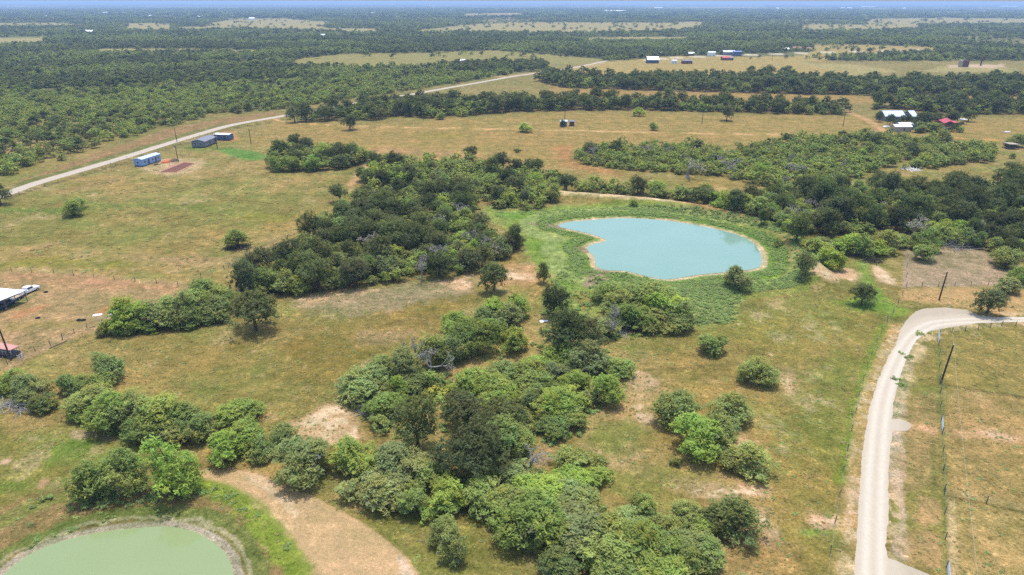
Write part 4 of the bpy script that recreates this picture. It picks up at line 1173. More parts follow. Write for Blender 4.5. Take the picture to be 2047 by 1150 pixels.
scatter('left thicket', [s_(1, 2, 4)], 'under the row along the left fence', 'under the left row', 500, .8)
scatter('brush field', [m_(.6, 4.5, 7.5, 'nbgg'), s_(.38, 3, 5, 'nbgg'), d_(.025, 4, 6), o_(.03, 6, 8)], 'in the wide brush field behind the pond', 'of the wide brush field', 9000, .66, .34)
scatter('brush spur', [m_(.7, 5, 8, 'nnbg'), s_(.3, 3, 5)], 'in the brush strip right of the brush field', 'of the right brush strip', 900, .62)
scatter('middle band', [o_(.6, 7, 11, 'nkkg'), m_(.4, 5, 9, 'nbk')], 'in the tree band beyond the golden field', 'of the band beyond the golden field', 6000, .60)
scatter('far band', [o_(.7, 8, 12, 'nkkg'), m_(.35, 6, 9, 'nbk')], 'in the long far tree band', 'of the long far band', 14000, .60)
scatter('farm band', [o_(.7, 8, 12, 'nkkg'), m_(.3, 6, 9)], 'in the trees behind the farmstead', 'behind the farmstead', 5000, .62)
# trees between the farm roofs and scattered in the golden fields
for px, yt, yb, wp, k in [(1757,222,244,18,'o'),(1810,228,248,24,'o'),(1790,240,252,20,'o'),(1845,226,246,24,'o'),(1870,228,248,28,'o'),(1855,240,262,34,'m'),(1838,244,262,20,'m'),(1850,224,258,42,'o'),(1870,226,250,34,'o'),(1900,224,246,30,'o'),(1828,240,258,22,'o'),(1866,246,266,36,'m'),(1842,250,268,30,'m'),(1912,246,262,18,'o'),(1778,228,250,16,'o'),
                          (1902,250,264,16,'o'),(1918,254,266,14,'m'),(1905,222,246,26,'o'),(1935,220,243,26,'o'),(2030,268,296,40,'m'),(2012,282,296,16,'m'),(1125,240,254,12,'o'),(1033,296,306,12,'s'),
                          (1830,318,336,30,'m'),(1808,326,338,14,'s'),(2022,305,318,14,'m'),(880,225,240,20,'m'),(1500,132,150,18,'o'),(1535,130,152,26,'o'),(1572,132,154,26,'o'),(1715,96,106,10,'o'),(1738,95,106,12,'o'),(1702,95,105,8,'o'),(1770,100,112,14,'o'),(1818,98,108,12,'o')]:
    px_tree(px, yt, yb, wp, K4[k], 'k' if k == 'o' else 'n', None, None)
    TREES[-1]['label'] = {'o': 'dark oak', 'm': 'mesquite', 's': 'low shrub'}[k] + ' dotted about the farm buildings and fields beyond the pond'
    TREES[-1]['group'] = {'o': 'oaks', 'm': 'mesquites', 's': 'shrubs'}[k] + ' about the far fields'

# country beyond: one tree after another by density
def far_trees():
    rng = np.random.default_rng(3)
    out = []
    for (r0, r1, area, wlo, whi) in ((230, 700, 13, 3.2, 7.5), (700, 1500, 42, 5.5, 9.5), (1500, 3200, 210, 9, 15), (3200, 7500, 1500, 20, 34)):
        n = int(0.5 * (r1 ** 2 - r0 ** 2) * 1.56 / area)
        r = np.sqrt(rng.uniform(r0 ** 2, r1 ** 2, n)); t = rng.uniform(-.78, .78, n)
        x = r * np.sin(t); y = r * np.cos(t)
        d = wood_density(x, y)
        keep = rng.random(n) < d * .95
        # thin scatter in the open land far away
        keep |= (rng.random(n) < .035) & (to_px(x, y)[1] < 118) & (d < .3)
        x, y = x[keep], y[keep]
        wd = rng.uniform(wlo, whi, len(x))
        ok_n = fbm(x, y, 90, 79, 3)
        out.append(np.column_stack([x, y, wd, ok_n, np.full(len(x), r0)]))
    return np.concatenate(out)
FT = far_trees()
_road_d = np.minimum(seg_d(FT[:, 0], FT[:, 1], main_road), seg_d(FT[:, 0], FT[:, 1], highway - np.array([0, 22.0])) - 22)
FT = FT[_road_d > 7.5 + FT[:, 2] * .5]
rngf = np.random.default_rng(5)
_near = FT[:, 4] < 600
for x, y, wd, n, _ in FT[_near]:
    if not SP.ok(x, y, wd * .55): continue
    kind = 'oak' if (wd > 5 and rngf.random() < (.10 if n < .5 else .42)) else ('mesquite' if wd > 4.4 else 'shrub')
    tn = rngf.choice(list({'oak': 'nkkg', 'mesquite': 'nnbgy', 'shrub': 'nbgy'}[kind]))
    nm = {'oak': 'oak', 'mesquite': 'mesquite', 'shrub': 'shrub'}[kind]
    add_tree(kind, x, y, wd, wd * rngf.uniform(.55, .82), tn, '', 'trees left of the county road')
    TREES[-1]['label'] = place_words(nm, tn, TREES[-1]['h'], [(0, 100), (1000, 380)], x, y, 'of the roadside woods')

# ---- the ones that show largest become things of their own, the rest one woodland
def shows(t):
    px, py = to_px(t['x'], t['y'])
    if not (-40 < px < 2087 and py < 1250): return -1
    return t['w'] * t['h'] * FPX ** 2 / (t['y'] ** 2 + H ** 2)
for t in TREES: t['s'] = shows(t) * (30 if t['pri'] else 1)
rest = []
LIMIT = {'mesquite': 295, 'oak': 290, 'shrub': 200, 'dead': 60}
n_ind = 0
for kind in PROTO:
    L = sorted([t for t in TREES if t['kind'] == kind], key=lambda t: -t['s'])
    ind = [t for t in L[:LIMIT[kind]] if t['s'] > 0]
    ids = {id(t) for t in ind}
    rest += [t for t in L if id(t) not in ids and not t['pri']]
    name, cat = KIND_NAME[kind]
    rng = np.random.default_rng(len(kind))
    for t in ind:
        cm, tm = PROTO[kind][rng.integers(len(PROTO[kind]))]
        z = float(height([t['x']], [t['y']])[0])
        root = empty(name, (t['x'], t['y'], z), rng.uniform(0, 6.28), (t['w'] * 1.03, t['w'] * rng.uniform(.88, 1.08), t['h'] * 1.02))
        tag(root, t['label'], cat, t['group'])
        tn = np.array(TONES[t['tone']]) * rng.uniform(.92, 1.08)
        if kind == 'dead':
            link('trunk', cm, root); c = link('twigs', tm, root); c['kind'] = 'stuff'
        else:
            c = link('crown', cm, root); link('trunk', tm, root)
        c.color = (*tn, 1)
        n_ind += 1
print('individual trees', n_ind, 'rest', len(rest))

# ---- woodland: points that carry copies of far trees
HID = bpy.data.collections.new('far tree kinds')        # never linked: only the source of the copies
def far_proto(kind, k, ncl, per, size, tone, patch=0):
    rng = np.random.default_rng(900 + k)
    cen, rad, ctr = crown_points(rng, kind, ncl)
    if patch:
        base = []
        for q in range(patch):
            c2, r2, b2 = crown_points(rng, kind, ncl)
            s = rng.uniform(.24, .42); o = np.array([rng.uniform(-.5, .5), rng.uniform(-.5, .5), 0])
            sc = np.array([s, s, s * 3.0])
            base.append((c2 * sc + o, r2 * s * 1.25, b2 * sc + o))
        cen = np.concatenate([b[0] for b in base]); rad = np.concatenate([b[1] for b in base]); ctr = np.concatenate([b[2] for b in base])
    v, tnt = leaf_cloud(rng, cen, rad, per, size, .9, .8, 1.3, .75, ctr=ctr)
    m = leaf_mesh('far_tree', v, tnt, M_OAK if kind == 'oak' else M_MESQ)
    o = bpy.data.objects.new('far_tree_%02d' % k, m)
    f = np.array([.86, .80, .92]) if k > 8 else np.array([.90, .86, .92])
    o.color = (*(np.array(TONES[tone]) * f), 1)
    HID.objects.link(o)
NEARK = [('mesquite', 'n'), ('mesquite', 'b'), ('mesquite', 'g'), ('mesquite', 'n'), ('mesquite', 'g'), ('oak', 'n'), ('oak', 'k'), ('oak', 'k'), ('oak', 'n')]
for k, (kd, tn) in enumerate(NEARK): far_proto(kd, k, 90, 14, .050, tn)
for k, (kd, tn) in enumerate([('mesquite', 'g'), ('mesquite', 'n'), ('oak', 'n'), ('oak', 'k')]): far_proto(kd, 9 + k, 46, 9, .085, tn)
for k, (kd, tn) in enumerate([('mesquite', 'g'), ('oak', 'n'), ('oak', 'k')]): far_proto(kd, 13 + k, 18, 7, .07, tn, 7)

rows = []
rngw = np.random.default_rng(8)
for t in rest:
    if t['kind'] == 'dead': continue
    ids = {'mesquite': [0, 1, 2, 3, 4], 'shrub': [0, 1, 2, 4], 'oak': [5, 6, 7, 8]}[t['kind']]
    rows.append((t['x'], t['y'], 0, t['w'], t['w'] * rngw.uniform(.88, 1.1), t['h'], rngw.uniform(0, 6.28), ids[rngw.integers(len(ids))]))
for x, y, wd, n, r0 in FT[~_near]:
    oak = rngw.random() < (.06 + .75 * float(np.clip((n - .44) / .12, 0, 1)))
    if r0 < 1600 and r0 < 1400:
        k = rngw.choice([11, 12]) if oak else rngw.choice([9, 10]); h = wd * rngw.uniform(.55, .8) * (1.15 if oak else .9)
    elif r0 < 3000:
        k = rngw.choice([11, 12]) if oak else rngw.choice([9, 10]); h = rngw.uniform(4.5, 8)
    else:
        k = rngw.choice([14, 15]) if oak else 13; h = rngw.uniform(6, 10)
    rows.append((x, y, 0, wd, wd * rngw.uniform(.85, 1.1), h, rngw.uniform(0, 6.28), k))
# patches show 7 crowns: scale z on their own
W = np.array(rows)
print('woodland copies', len(W))

def scatter_object(name, W, source, label):
    m = bpy.data.meshes.new(name)
    n = len(W)
    m.vertices.add(n); m.vertices.foreach_set('co', np.ascontiguousarray(W[:, :3]).astype(np.float32).ravel())
    for nm, tp, arr in (('size', 'FLOAT_VECTOR', W[:, 3:6]), ('turn', 'FLOAT_VECTOR', np.column_stack([np.zeros(n), np.zeros(n), W[:, 6]]))):
        a = m.attributes.new(nm, tp, 'POINT'); a.data.foreach_set('vector', np.ascontiguousarray(arr).astype(np.float32).ravel())
    a = m.attributes.new('which', 'INT', 'POINT'); a.data.foreach_set('value', W[:, 7].astype(np.int32))
    m.update()
    o = link(name, m)
    g = bpy.data.node_groups.new(name, 'GeometryNodeTree')
    g.interface.new_socket('Geometry', in_out='INPUT', socket_type='NodeSocketGeometry')
    g.interface.new_socket('Geometry', in_out='OUTPUT', socket_type='NodeSocketGeometry')
    N = g.nodes.new; L = g.links.new
    gi = N('NodeGroupInput'); go = N('NodeGroupOutput')
    ci = N('GeometryNodeCollectionInfo'); ci.inputs['Collection'].default_value = source
    ci.inputs['Separate Children'].default_value = True; ci.inputs['Reset Children'].default_value = True
    ip = N('GeometryNodeInstanceOnPoints'); ip.inputs['Pick Instance'].default_value = True
    def attr(nm, tp):
        q = N('GeometryNodeInputNamedAttribute'); q.data_type = tp; q.inputs['Name'].default_value = nm
        return [s for s in q.outputs if s.enabled][0]
    L(gi.outputs[0], ip.inputs['Points']); L(ci.outputs[0], ip.inputs['Instance'])
    L(attr('which', 'INT'), ip.inputs['Instance Index'])
    L(attr('turn', 'FLOAT_VECTOR'), ip.inputs['Rotation'])
    L(attr('size', 'FLOAT_VECTOR'), ip.inputs['Scale'])
    L(ip.outputs[0], go.inputs[0])
    md = o.modifiers.new('copies', 'NODES'); md.node_group = g
    return tag(o, label, None, None, 'stuff')
scatter_object('woodland', W, HID, 'scattered trees and brush of the country running to the horizon')

# ------------------------------------------------------------------ weeds, undergrowth and grass tufts
HIDW = bpy.data.collections.new('weed kinds')
for k, (tone, mat, sz) in enumerate([((.85, 1.0, .75), M_WEED, .13), ((1.42, 1.3, 1.4), M_WEED, .13), ((.78, 1.02, .5), M_WEED, .13), ((1.1, .9, .8), M_WEED, .12), ((1, 1, 1), M_TUFT, .12), ((1.2, 1.12, 1.05), M_TUFT, .12), ((.75, .85, .6), M_TUFT, .12), ((.55, .68, .5), M_WEED, .13)]):
    rng = np.random.default_rng(40 + k)
    n = 7 if k not in (4, 5, 6) else 4
    cen = np.column_stack([rng.normal(0, .26, n), rng.normal(0, .26, n), rng.uniform(.1, .55, n)]); rad = rng.uniform(.2, .32, n)
    v, tnt = leaf_cloud(rng, cen, rad, 30, sz * .62, .8, .4, 1.7, .8)
    o = bpy.data.objects.new('weed_%02d' % k, leaf_mesh('weed', v, tnt, mat)); o.color = (*tone, 1); HIDW.objects.link(o)

def sprinkle(px, dens, kinds, w0, w1, h0, h1, thin=None, sc=6, pts=None, seed=0):
    p = P(px) if pts is None else pts
    lo = p.min(0); hi = p.max(0)
    rng = np.random.default_rng(int(abs(p.sum()) * 10) % 99991 + seed)
    n = int((hi[0] - lo[0]) * (hi[1] - lo[1]) * dens)
    x = rng.uniform(lo[0], hi[0], n); y = rng.uniform(lo[1], hi[1], n)
    k = inside(x, y, p)
    if thin is not None: k &= fbm(x, y, sc, 15, 3) > thin
    x, y = x[k], y[k]; n = len(x)
    wd = rng.uniform(w0, w1, n)
    return np.column_stack([x, y, height(x, y), wd, wd * rng.uniform(.8, 1.1, n), rng.uniform(h0, h1, n), rng.uniform(0, 6.28, n), rng.choice(kinds, n)])

def ring_sprinkle(pond, a, b, dens, kinds, w0, w1, h0, h1, cond=None, thin=None):
    lo = pond.min(0) - b; hi = pond.max(0) + b
    rng = np.random.default_rng(int(a * 100 + b))
    n = int((hi[0] - lo[0]) * (hi[1] - lo[1]) * dens)
    x = rng.uniform(lo[0], hi[0], n); y = rng.uniform(lo[1], hi[1], n)
    d = sdist(x, y, pond)
    k = (d > a) & (d < b)
    if cond is not None: k &= cond(x, y)
    if thin is not None: k &= fbm(x, y, 3, 16, 3) > thin
    x, y = x[k], y[k]; n = len(x)
    wd = rng.uniform(w0, w1, n)
    return np.column_stack([x, y, height(x, y), wd, wd * rng.uniform(.8, 1.1, n), rng.uniform(h0, h1, n), rng.uniform(0, 6.28, n), rng.choice(kinds, n)])

c1 = G(1330, 497)
weeds = [
 ring_sprinkle(pond1, 3.0, 7.5, 2.2, [2, 2, 0], .7, 1.3, .3, .6, None, .36),
 ring_sprinkle(pond1, 9.0, 14.5, 2.0, [1, 1, 1, 0], .7, 1.5, .25, .5, lambda x, y: (x > c1[0] - 10), .32),
 sprinkle([(1350,568),(1440,560),(1480,590),(1472,645),(1390,652),(1355,610)], 1.0, [1, 1, 1, 0], .9, 1.9, .35, .7, .15),
 sprinkle([(1180,560),(1240,546),(1310,566),(1240,600),(1180,610)], .5, [1, 0, 1], .8, 1.8, .5, 1.1, .35),
 sprinkle([(1090,590),(1180,585),(1200,640),(1130,650),(1080,630)], .5, [0, 1, 3, 2], .8, 1.8, .5, 1.1, .4),
 sprinkle([(1130,510),(1175,515),(1160,570),(1110,610),(1080,600),(1120,545)], .5, [0, 0, 2, 1], .7, 1.4, .3, .7, .4),
 sprinkle([(985,425),(1110,418),(1230,415),(1340,420),(1440,445),(1240,434),(1130,440),(1000,440)], .6, [0, 2, 0, 1], .7, 1.4, .2, .5, .42),
 sprinkle([(150,1000),(260,985),(400,972),(440,985),(330,1012),(200,1022),(130,1025)], .9, [2, 7, 0], .7, 1.5, .5, 1.0, .35),
 sprinkle([(-20,1040),(120,1040),(260,1025),(400,1010),(330,1040),(180,1060),(60,1100),(-20,1140)], .35, [2, 0, 7, 3], .5, 1.1, .2, .5, .45),
 sprinkle([(400,968),(470,990),(530,1030),(570,1080),(610,1150),(580,1150),(540,1090),(480,1030),(420,990)], .9, [0, 1, 2], .5, 1.0, .25, .5, .4),
 sprinkle([(1780,730),(1840,660),(1870,665),(1830,700),(1812,760),(1800,800)], .3, [1, 1, 0, 2], .6, 1.6, .3, .8, .5),
 sprinkle([(40,1000),(110,990),(130,1010),(60,1020)], .2, [2, 7], .8, 1.8, .6, 1.2, .5),
]
for nm, pl, dn in [('t', CENTRAL, .30), ('l', LOWLEFT, .3), ('z', ZONES['creek oaks'], .16), ('z', ZONES['left thicket'], .25), ('z', ZONES['right oaks'], .06), ('z', ZONES['creek mesquites'], .08), ('z', ZONES['brush field'], .03)]:
    weeds.append(sprinkle(pl, dn, [2, 0, 7, 3, 4], .8, 2.0, .4, 1.2, .48, 5))
scatter_object('weeds', np.concatenate(weeds), HIDW, 'tall weeds and undergrowth round the ponds and under the thickets')
tufts = [sprinkle([(-100,1250),(2150,1250),(2150,640),(1700,560),(1400,600),(900,560),(400,600),(-100,720)], .75, [4, 5, 4, 5, 6, 0], .3, .8, .08, .26, .44, 4),
         sprinkle([(0,540),(460,560),(700,420),(690,345),(300,340),(0,410)], .12, [6, 4, 5, 4, 6, 3], .6, 1.8, .15, .42, .5, 8),
         sprinkle([(1120,345),(1560,445),(1700,390),(2047,370),(2047,330),(1500,372),(1220,350)], .03, [4, 3, 6], .8, 1.6, .3, .6, .5, 8)]
T = np.concatenate(tufts)
rd = np.minimum(seg_d(T[:, 0], T[:, 1], ranch_road_mid) - 4.2, np.minimum(sdist(T[:, 0], T[:, 1], pond1) - 2.5, sdist(T[:, 0], T[:, 1], pond2) - 4))
rd = np.where(inside(T[:, 0], T[:, 1], ranch_road_poly), -1, rd)
dike = P([(400,940),(500,945),(600,985),(700,1030),(760,1070),(840,1150),(860,1260),(600,1260),(560,1070),(480,995),(400,962)])
rd = np.where(inside(T[:, 0], T[:, 1], dike), -1, rd)
scatter_object('grass', T[rd > 0], HIDW, 'dry bunch grass tufts over the pastures')
# ------------------------------------------------------------------ utility poles and wires
POLES = {}
def utility_pole(px, py, h, label, lean=(0, 0), transformer=False):
    x, y = G(px, py)
    z = float(height([x], [y])[0])
    r = empty('utility_pole', (x, y, z))
    tag(r, label, 'utility pole', 'utility poles of the ranch line')
    MB().tube([(0, 0, -.3), (lean[0] * .5, lean[1] * .5, h * .5), (lean[0], lean[1], h)], [.19, .165, .13], 10).build('shaft', M_POLE, r)
    i = MB().tube([(lean[0], lean[1], h + .003), (lean[0], lean[1], h + .16)], .035, 6)
    i.tube([(lean[0], lean[1], h + .163), (lean[0], lean[1], h + .28)], [.08, .05], 8)
    i.build('insulator', M_WHITE, r)
    if transformer:
        MB().tube([(lean[0] * .85 + .38, lean[1] * .85, h - 1.9), (lean[0] * .85 + .38, lean[1] * .85, h - 1.0)], .22, 10).build('transformer', plain('grey_enamel', (.36, .37, .37), .4), r)
    POLES[(px, py)] = Vector((x + lean[0], y + lean[1], z + h + .28))
    return r
for px, py, h, lb, ln, tf in [
 (1880, 767, 8.6, 'black pole leaning slightly right in the fenced lot right of the ranch road', (.45, 0), False),
 (1877, 600, 7.8, 'black pole in the stubble field above the turnaround', (.25, 0), False),
 (23, 722, 7.9, 'leaning black pole beside the parked trailer at the left edge', (-.45, 0), False),
 (354, 284, 7.6, 'pole at the county road edge behind the blue mobile home', (-.15, 0), False),
 (357, 325, 8.0, 'pole at the upper corner of the tilled brown garden', (-.2, 0), True),
 (435, 299, 8.2, 'pole at the end of the grey mobile home', (-.2, 0), False),
 (502, 288, 8.0, 'pole in the golden field right of the houses', (-.1, 0), False),
 (847, 241, 8.5, 'far pole where the tree band meets the golden field', (0, 0), False),
 (1129, 243, 9.0, 'pole behind the small blue shed', (0, 0), False),
 (1403, 249, 9.5, 'pole in the middle of the golden field', (0, 0), False),
 (1685, 254, 9.5, 'pole by the far gate track', (0, 0), False),
 (1543, 122, 13, 'distant pole beside the pale highway', (0, 0), False),
 (72, 268, 7.5, 'pole standing in the brush left of the county road', (0, 0), False)]:
    utility_pole(px, py, h, lb, ln, tf)

def wire(a, b, sag, label, r=.012):
    pts = [a.lerp(b, t / 14) - Vector((0, 0, sag * 4 * (t / 14) * (1 - t / 14))) for t in range(15)]
    o = MB().tube(pts, r, 4).build('overhead_wire', M_WIRE)
    tag(o, label, 'wire', 'overhead wires')
wire(POLES[(1880, 767)], POLES[(1877, 600)], .7, 'thin wire between the two black poles by the turnaround')
wire(POLES[(357, 325)], POLES[(354, 284)], .6, 'thin wire from the garden pole to the road pole')
wire(POLES[(357, 325)], POLES[(435, 299)], .6, 'thin wire from the garden pole to the grey mobile home pole')
wire(POLES[(435, 299)], POLES[(502, 288)], .6, 'thin wire between the grey mobile home and the golden field')
q = G(1935, 1420)
wire(POLES[(1880, 767)], Vector((q[0], q[1], 8.0)), .8, 'thin pale wire running down the fenced lot at lower right')

# ------------------------------------------------------------------ fences: posts and wire
POST_M = MB().tube([(0, 0, -.2), (.01, .01, .7), (.0, .02, 1.35)], [.06, .055, .05], 6)
POST_MESH = mesh_np('post', POST_M.v, POST_M.f, M_POST)
def fence(pts, step, label, wires=4, tall=1.0, rails=None):
    g = P(pts)
    r = empty('wire_fence', (g[0][0], g[0][1], 0))
    tag(r, label, 'fence', 'wire fences')
    seg = np.hypot(*np.diff(g, axis=0).T); cum = np.concatenate([[0], np.cumsum(seg)])
    n = max(2, int(round(cum[-1] / step)) + 1)
    ss = np.linspace(0, cum[-1], n)
    X = np.interp(ss, cum, g[:, 0]); Y = np.interp(ss, cum, g[:, 1]); Z = height(X, Y)
    rg = np.random.default_rng(len(label))
    for x, y, z in zip(X, Y, Z):
        p = link('post', POST_MESH, r, (x - g[0][0], y - g[0][1], z))
        s = rg.uniform(.9, 1.25)
        p.scale = (s * 1.2, s * 1.2, tall * rg.uniform(.92, 1.08)); p.rotation_euler = (rg.normal(0, .03), rg.normal(0, .03), rg.uniform(0, 6))
    for k in range(wires):
        h = (.3 + k * .3) * tall
        MB().tube([(x - g[0][0], y - g[0][1], z + h) for x, y, z in zip(X, Y, Z)], .005, 3).build('wire', M_WIRE, r)
    return r
fence([(-60,538),(0,541),(60,546),(94,546),(153,552),(212,558),(273,564),(356,572)], 6.5, 'post and wire fence along the upper side of the carport yard')
fence([(356,572),(421,547),(460,535),(498,515),(531,499),(565,483),(600,464)], 6.8, 'fence climbing along the left edge of the creek wood')
fence([(-40,760),(20,728),(55,710),(72,703),(100,693),(135,675),(165,660),(205,650)], 3.2, 'low fence between carport yard and tan pasture')
fence([(1811,574),(1850,572.5),(1900,572),(1960,571),(2047,574),(2150,576)], 4.5, 'fence between grey paddock and stubble field')
fence([(1811,574),(1813,540),(1814,500),(1816,470)], 8, 'fence up the left side of the grey paddock')
fence([(1811,574),(1790,618),(1767,652),(1736,722),(1717,790),(1700,873),(1682,960),(1663,1086),(1640,1250)], 6.5, 'long fence along the left of the ranch road')
fence([(1876,690),(1878,740),(1880,790),(1881,842)], 5.5, 'fence of the right lot above the white gate')
fence([(1883,868),(1885,909),(1887,991),(1889,1070),(1892,1134)], 5.5, 'fence of the right lot between the two white gates')
fence([(1878,668),(1900,665),(1950,660),(2005,652),(2047,651),(2150,652)], 3.6, 'fence along the inside of the road bend')
fence([(1887,991),(1920,998),(1960,1005),(2000,1013),(2047,1025),(2150,1045)], 5, 'fence across the right lot above the mown strip field')
fence([(15,399),(60,382),(140,359),(215,337),(300,308),(400,274),(470,256),(548,243)], 6.5, 'fence between county road and left pasture')
fence([(444,264),(500,268),(550,274),(572,280)], 6, 'fence behind the houses in the golden field')
fence([(205,338),(255,318),(330,307),(380,312),(340,332)], 7, 'fence round the blue mobile home')

M_GATE = plain('galvanised_gate', (.42, .46, .50), .5, .2)
def gate(pa, pb, label):
    a, b = P([pa, pb]); d = b - a; L = float(np.hypot(*d))
    r = empty('farm_gate', (a[0], a[1], 0), math.atan2(d[1], d[0])); tag(r, label, 'gate', 'tube gates')
    for k in range(5):
        MB().tube([(.05, 0, .25 + k * .24), (L - .05, 0, .25 + k * .24)], .035, 6).build('rail', M_GATE, r)
    for x in (0.0, L): MB().tube([(x, 0, 0), (x, 0, 1.42)], .05, 6).build('gate_post', M_GATE, r)
    for x in (.08, L / 2, L - .08): MB().tube([(x, .07, .2), (x, .07, 1.25)], .03, 6).build('upright', M_GATE, r)
gate((1881.5, 844), (1883, 866), 'white tube gate opposite the road stub in the right lot')
gate((1875, 668), (1876, 688), 'white tube gate under the road bend')
gate((1893, 1136), (1896, 1175), 'white tube gate at the lower right corner')
gate((37, 722), (49, 716), 'open grey tube gate next to the leaning pole')

# dark pipe rail lying along the pasture fence
a, b = P([(100, 698), (134, 683)])
o = MB().tube([(a[0], a[1], .15), (b[0], b[1], .15)], .12, 8).build('pipe', M_POLE)
tag(o, 'dark steel pipe lying along the fence below the carport yard', 'pipe')

# ------------------------------------------------------------------ buildings
def place(name, a, b, label, cat, z=0.0):
    """an empty at the middle of the front wall, x running from picture point a to b along that wall's foot; returns it and the wall length"""
    p, q = P([a, b]); d = q - p
    r = empty(name, ((p[0] + q[0]) / 2, (p[1] + q[1]) / 2, z), math.atan2(d[1], d[0]))
    tag(r, label, cat)
    return r, float(np.hypot(*d))

def gable_house(r, L, depth, wall_h, rise, wall_m, roof_m, over=.35, skirt=None, windows=(), doors=(), end_windows=(), ridge_along=True, trim=None):
    """front wall on y = 0, house behind it (y > 0)"""
    x0, x1 = -L / 2, L / 2
    z0 = 0.0
    if skirt is not None:
        MB().box(x0 + .12, x1 - .12, .12, depth - .12, 0, .6).build('skirting', skirt, r); z0 = .603
    MB().add([(x0, 0, z0), (x1, 0, z0), (x1, depth, z0), (x0, depth, z0), (x0, 0, wall_h), (x1, 0, wall_h), (x1, depth, wall_h), (x0, depth, wall_h), (x0, depth / 2, wall_h + rise), (x1, depth / 2, wall_h + rise)],
             [(0, 1, 5, 4), (2, 3, 7, 6), (1, 2, 6, 9, 5), (3, 0, 4, 8, 7), (0, 3, 2, 1), (4, 5, 9, 8), (6, 7, 8, 9)]).build('wall', wall_m, r)
    t = .12
    sl = rise / (depth / 2)
    def zr(y): return wall_h + rise - abs(y - depth / 2) * sl + .02
    prof_y = [(-over, zr(-over)), (depth / 2, zr(depth / 2)), (depth + over, zr(depth + over))]
    v = []
    for x in (x0 - over, x1 + over):
        v += [(x, y, z) for y, z in prof_y] + [(x, y, z + t) for y, z in prof_y]
    f = [(0, 1, 7, 6), (1, 2, 8, 7), (3, 9, 10, 4), (4, 10, 11, 5), (0, 6, 9, 3), (2, 5, 11, 8), (0, 3, 4, 1), (1, 4, 5, 2), (6, 7, 10, 9), (7, 8, 11, 10)]
    MB().add(v, f).build('roof', roof_m, r)
    for x, z, w_, h_ in windows:
        fr = MB().box(x - w_ / 2 - .07, x + w_ / 2 + .07, -.05, -.004, z - .07, z + h_ + .07).build('window', trim or M_WHITE, r)
        MB().box(x - w_ / 2, x + w_ / 2, -.07, -.053, z, z + h_).build('pane', M_GLASS, fr)
    for x, w_ in doors:
        d = MB().box(x - w_ / 2, x + w_ / 2, -.06, -.004, z0 + .02, z0 + 2.02).build('door', M_DOOR, r)
        MB().box(x + w_ / 2 - .16, x + w_ / 2 - .08, -.12, -.063, z0 + .95, z0 + 1.03).build('handle', M_WIRE, d)
    for side, y, z, w_, h_ in end_windows:
        xx = x0 if side < 0 else x1
        lo, hi = (xx - .05, xx - .004) if side < 0 else (xx + .004, xx + .05)
        fr = MB().box(lo, hi, y - w_ / 2 - .07, y + w_ / 2 + .07, z - .07, z + h_ + .07).build('window', trim or M_WHITE, r)
        lo, hi = (xx - .07, xx - .053) if side < 0 else (xx + .053, xx + .07)
        MB().box(lo, hi, y - w_ / 2, y + w_ / 2, z, z + h_).build('pane', M_GLASS, fr)
def steps(r, x, n=4, wd=1.4):
    for k in range(n):
        MB().box(x - wd / 2, x + wd / 2, -.3 * (n - k) , -.3 * (n - k - 1) - .003, 0, .16 * (k + 1)).build('step', M_POST, r)
    MB().tube([(x + wd / 2 + .03, -.3 * n, .9), (x + wd / 2 + .03, 0, 1.5)], .035, 6).build('handrail', M_POST, r)

M_DOOR = plain('dark_door', (.06, .065, .08), .5)
M_BLUE = plain('sky_blue_siding', (.20, .33, .56), .5, 0, .06, 2)
M_BLUE2 = plain('deep_blue_siding', (.075, .11, .23), .5, 0, .06, 2)
M_GREYB = plain('slate_grey_siding', (.16, .17, .205), .55, 0, .08, 2)
M_GREYR = plain('grey_shingles', (.17, .18, .22), .8, 0, .15, 3)
M_BLUER = plain('pale_blue_roof_sheet', (.44, .56, .68), .4, 0, .06, 2)
M_TANW = plain('tan_wall', (.34, .29, .22), .7)
M_REDR = plain('red_metal_roof', (.40, .06, .075), .5, 0, .1, 2)
M_REDF = plain('faded_red_tiles', (.30, .12, .10), .7, 0, .1, 2)
M_RUST = plain('rusty_steel', (.13, .06, .04), .8, 0, .3, 2)
M_NAVY = plain('navy_sheet', (.03, .07, .14), .5)

# sky blue mobile home: the long wall faces right and down
r, L = place('mobile_home', (286, 334), (323, 322), 'sky blue mobile home with pale roof beside orange dirt piles', 'mobile home')
gable_house(r, L, 4.4, 3.3, .55, M_BLUE, M_BLUER, .12, M_BLUE2, [(-L * .36, 1.5, .8, 1.0), (L * .05, 1.5, .8, 1.0), (L * .36, 1.5, .8, 1.0)], [(-L * .16, .95), (L * .22, .95)], [(-1, 2.2, 1.5, 1.0, .9)])
steps(r, L * .22)
# slate grey double-wide
r, L = place('mobile_home', (411, 296), (434, 286), 'dark grey wide mobile home with low gable roof and steps', 'mobile home')
gable_house(r, L, 7.0, 3.2, 1.0, M_GREYB, M_GREYR, .3, M_DOOR, [(-L * .33, 1.5, .9, 1.0), (L * .1, 1.5, .9, 1.0)], [(-L * .08, .95), (L * .35, .95)], [(-1, 2.2, 1.5, 1.0, 1.0), (-1, 5.0, 1.5, 1.0, 1.0)])
steps(r, L * .35)
# deep blue one with a white roof
r, L = place('mobile_home', (428.5, 281), (459, 282), 'deep blue mobile home with white roof, rearmost of three', 'mobile home')
gable_house(r, L, 4.6, 3.2, .35, M_BLUE2, M_METAL, .15, M_DOOR, [(-L * .35, 1.4, .9, 1.0), (0, 1.4, .9, 1.0), (L * .38, 1.4, .9, 1.0)], [(L * .18, .95)])

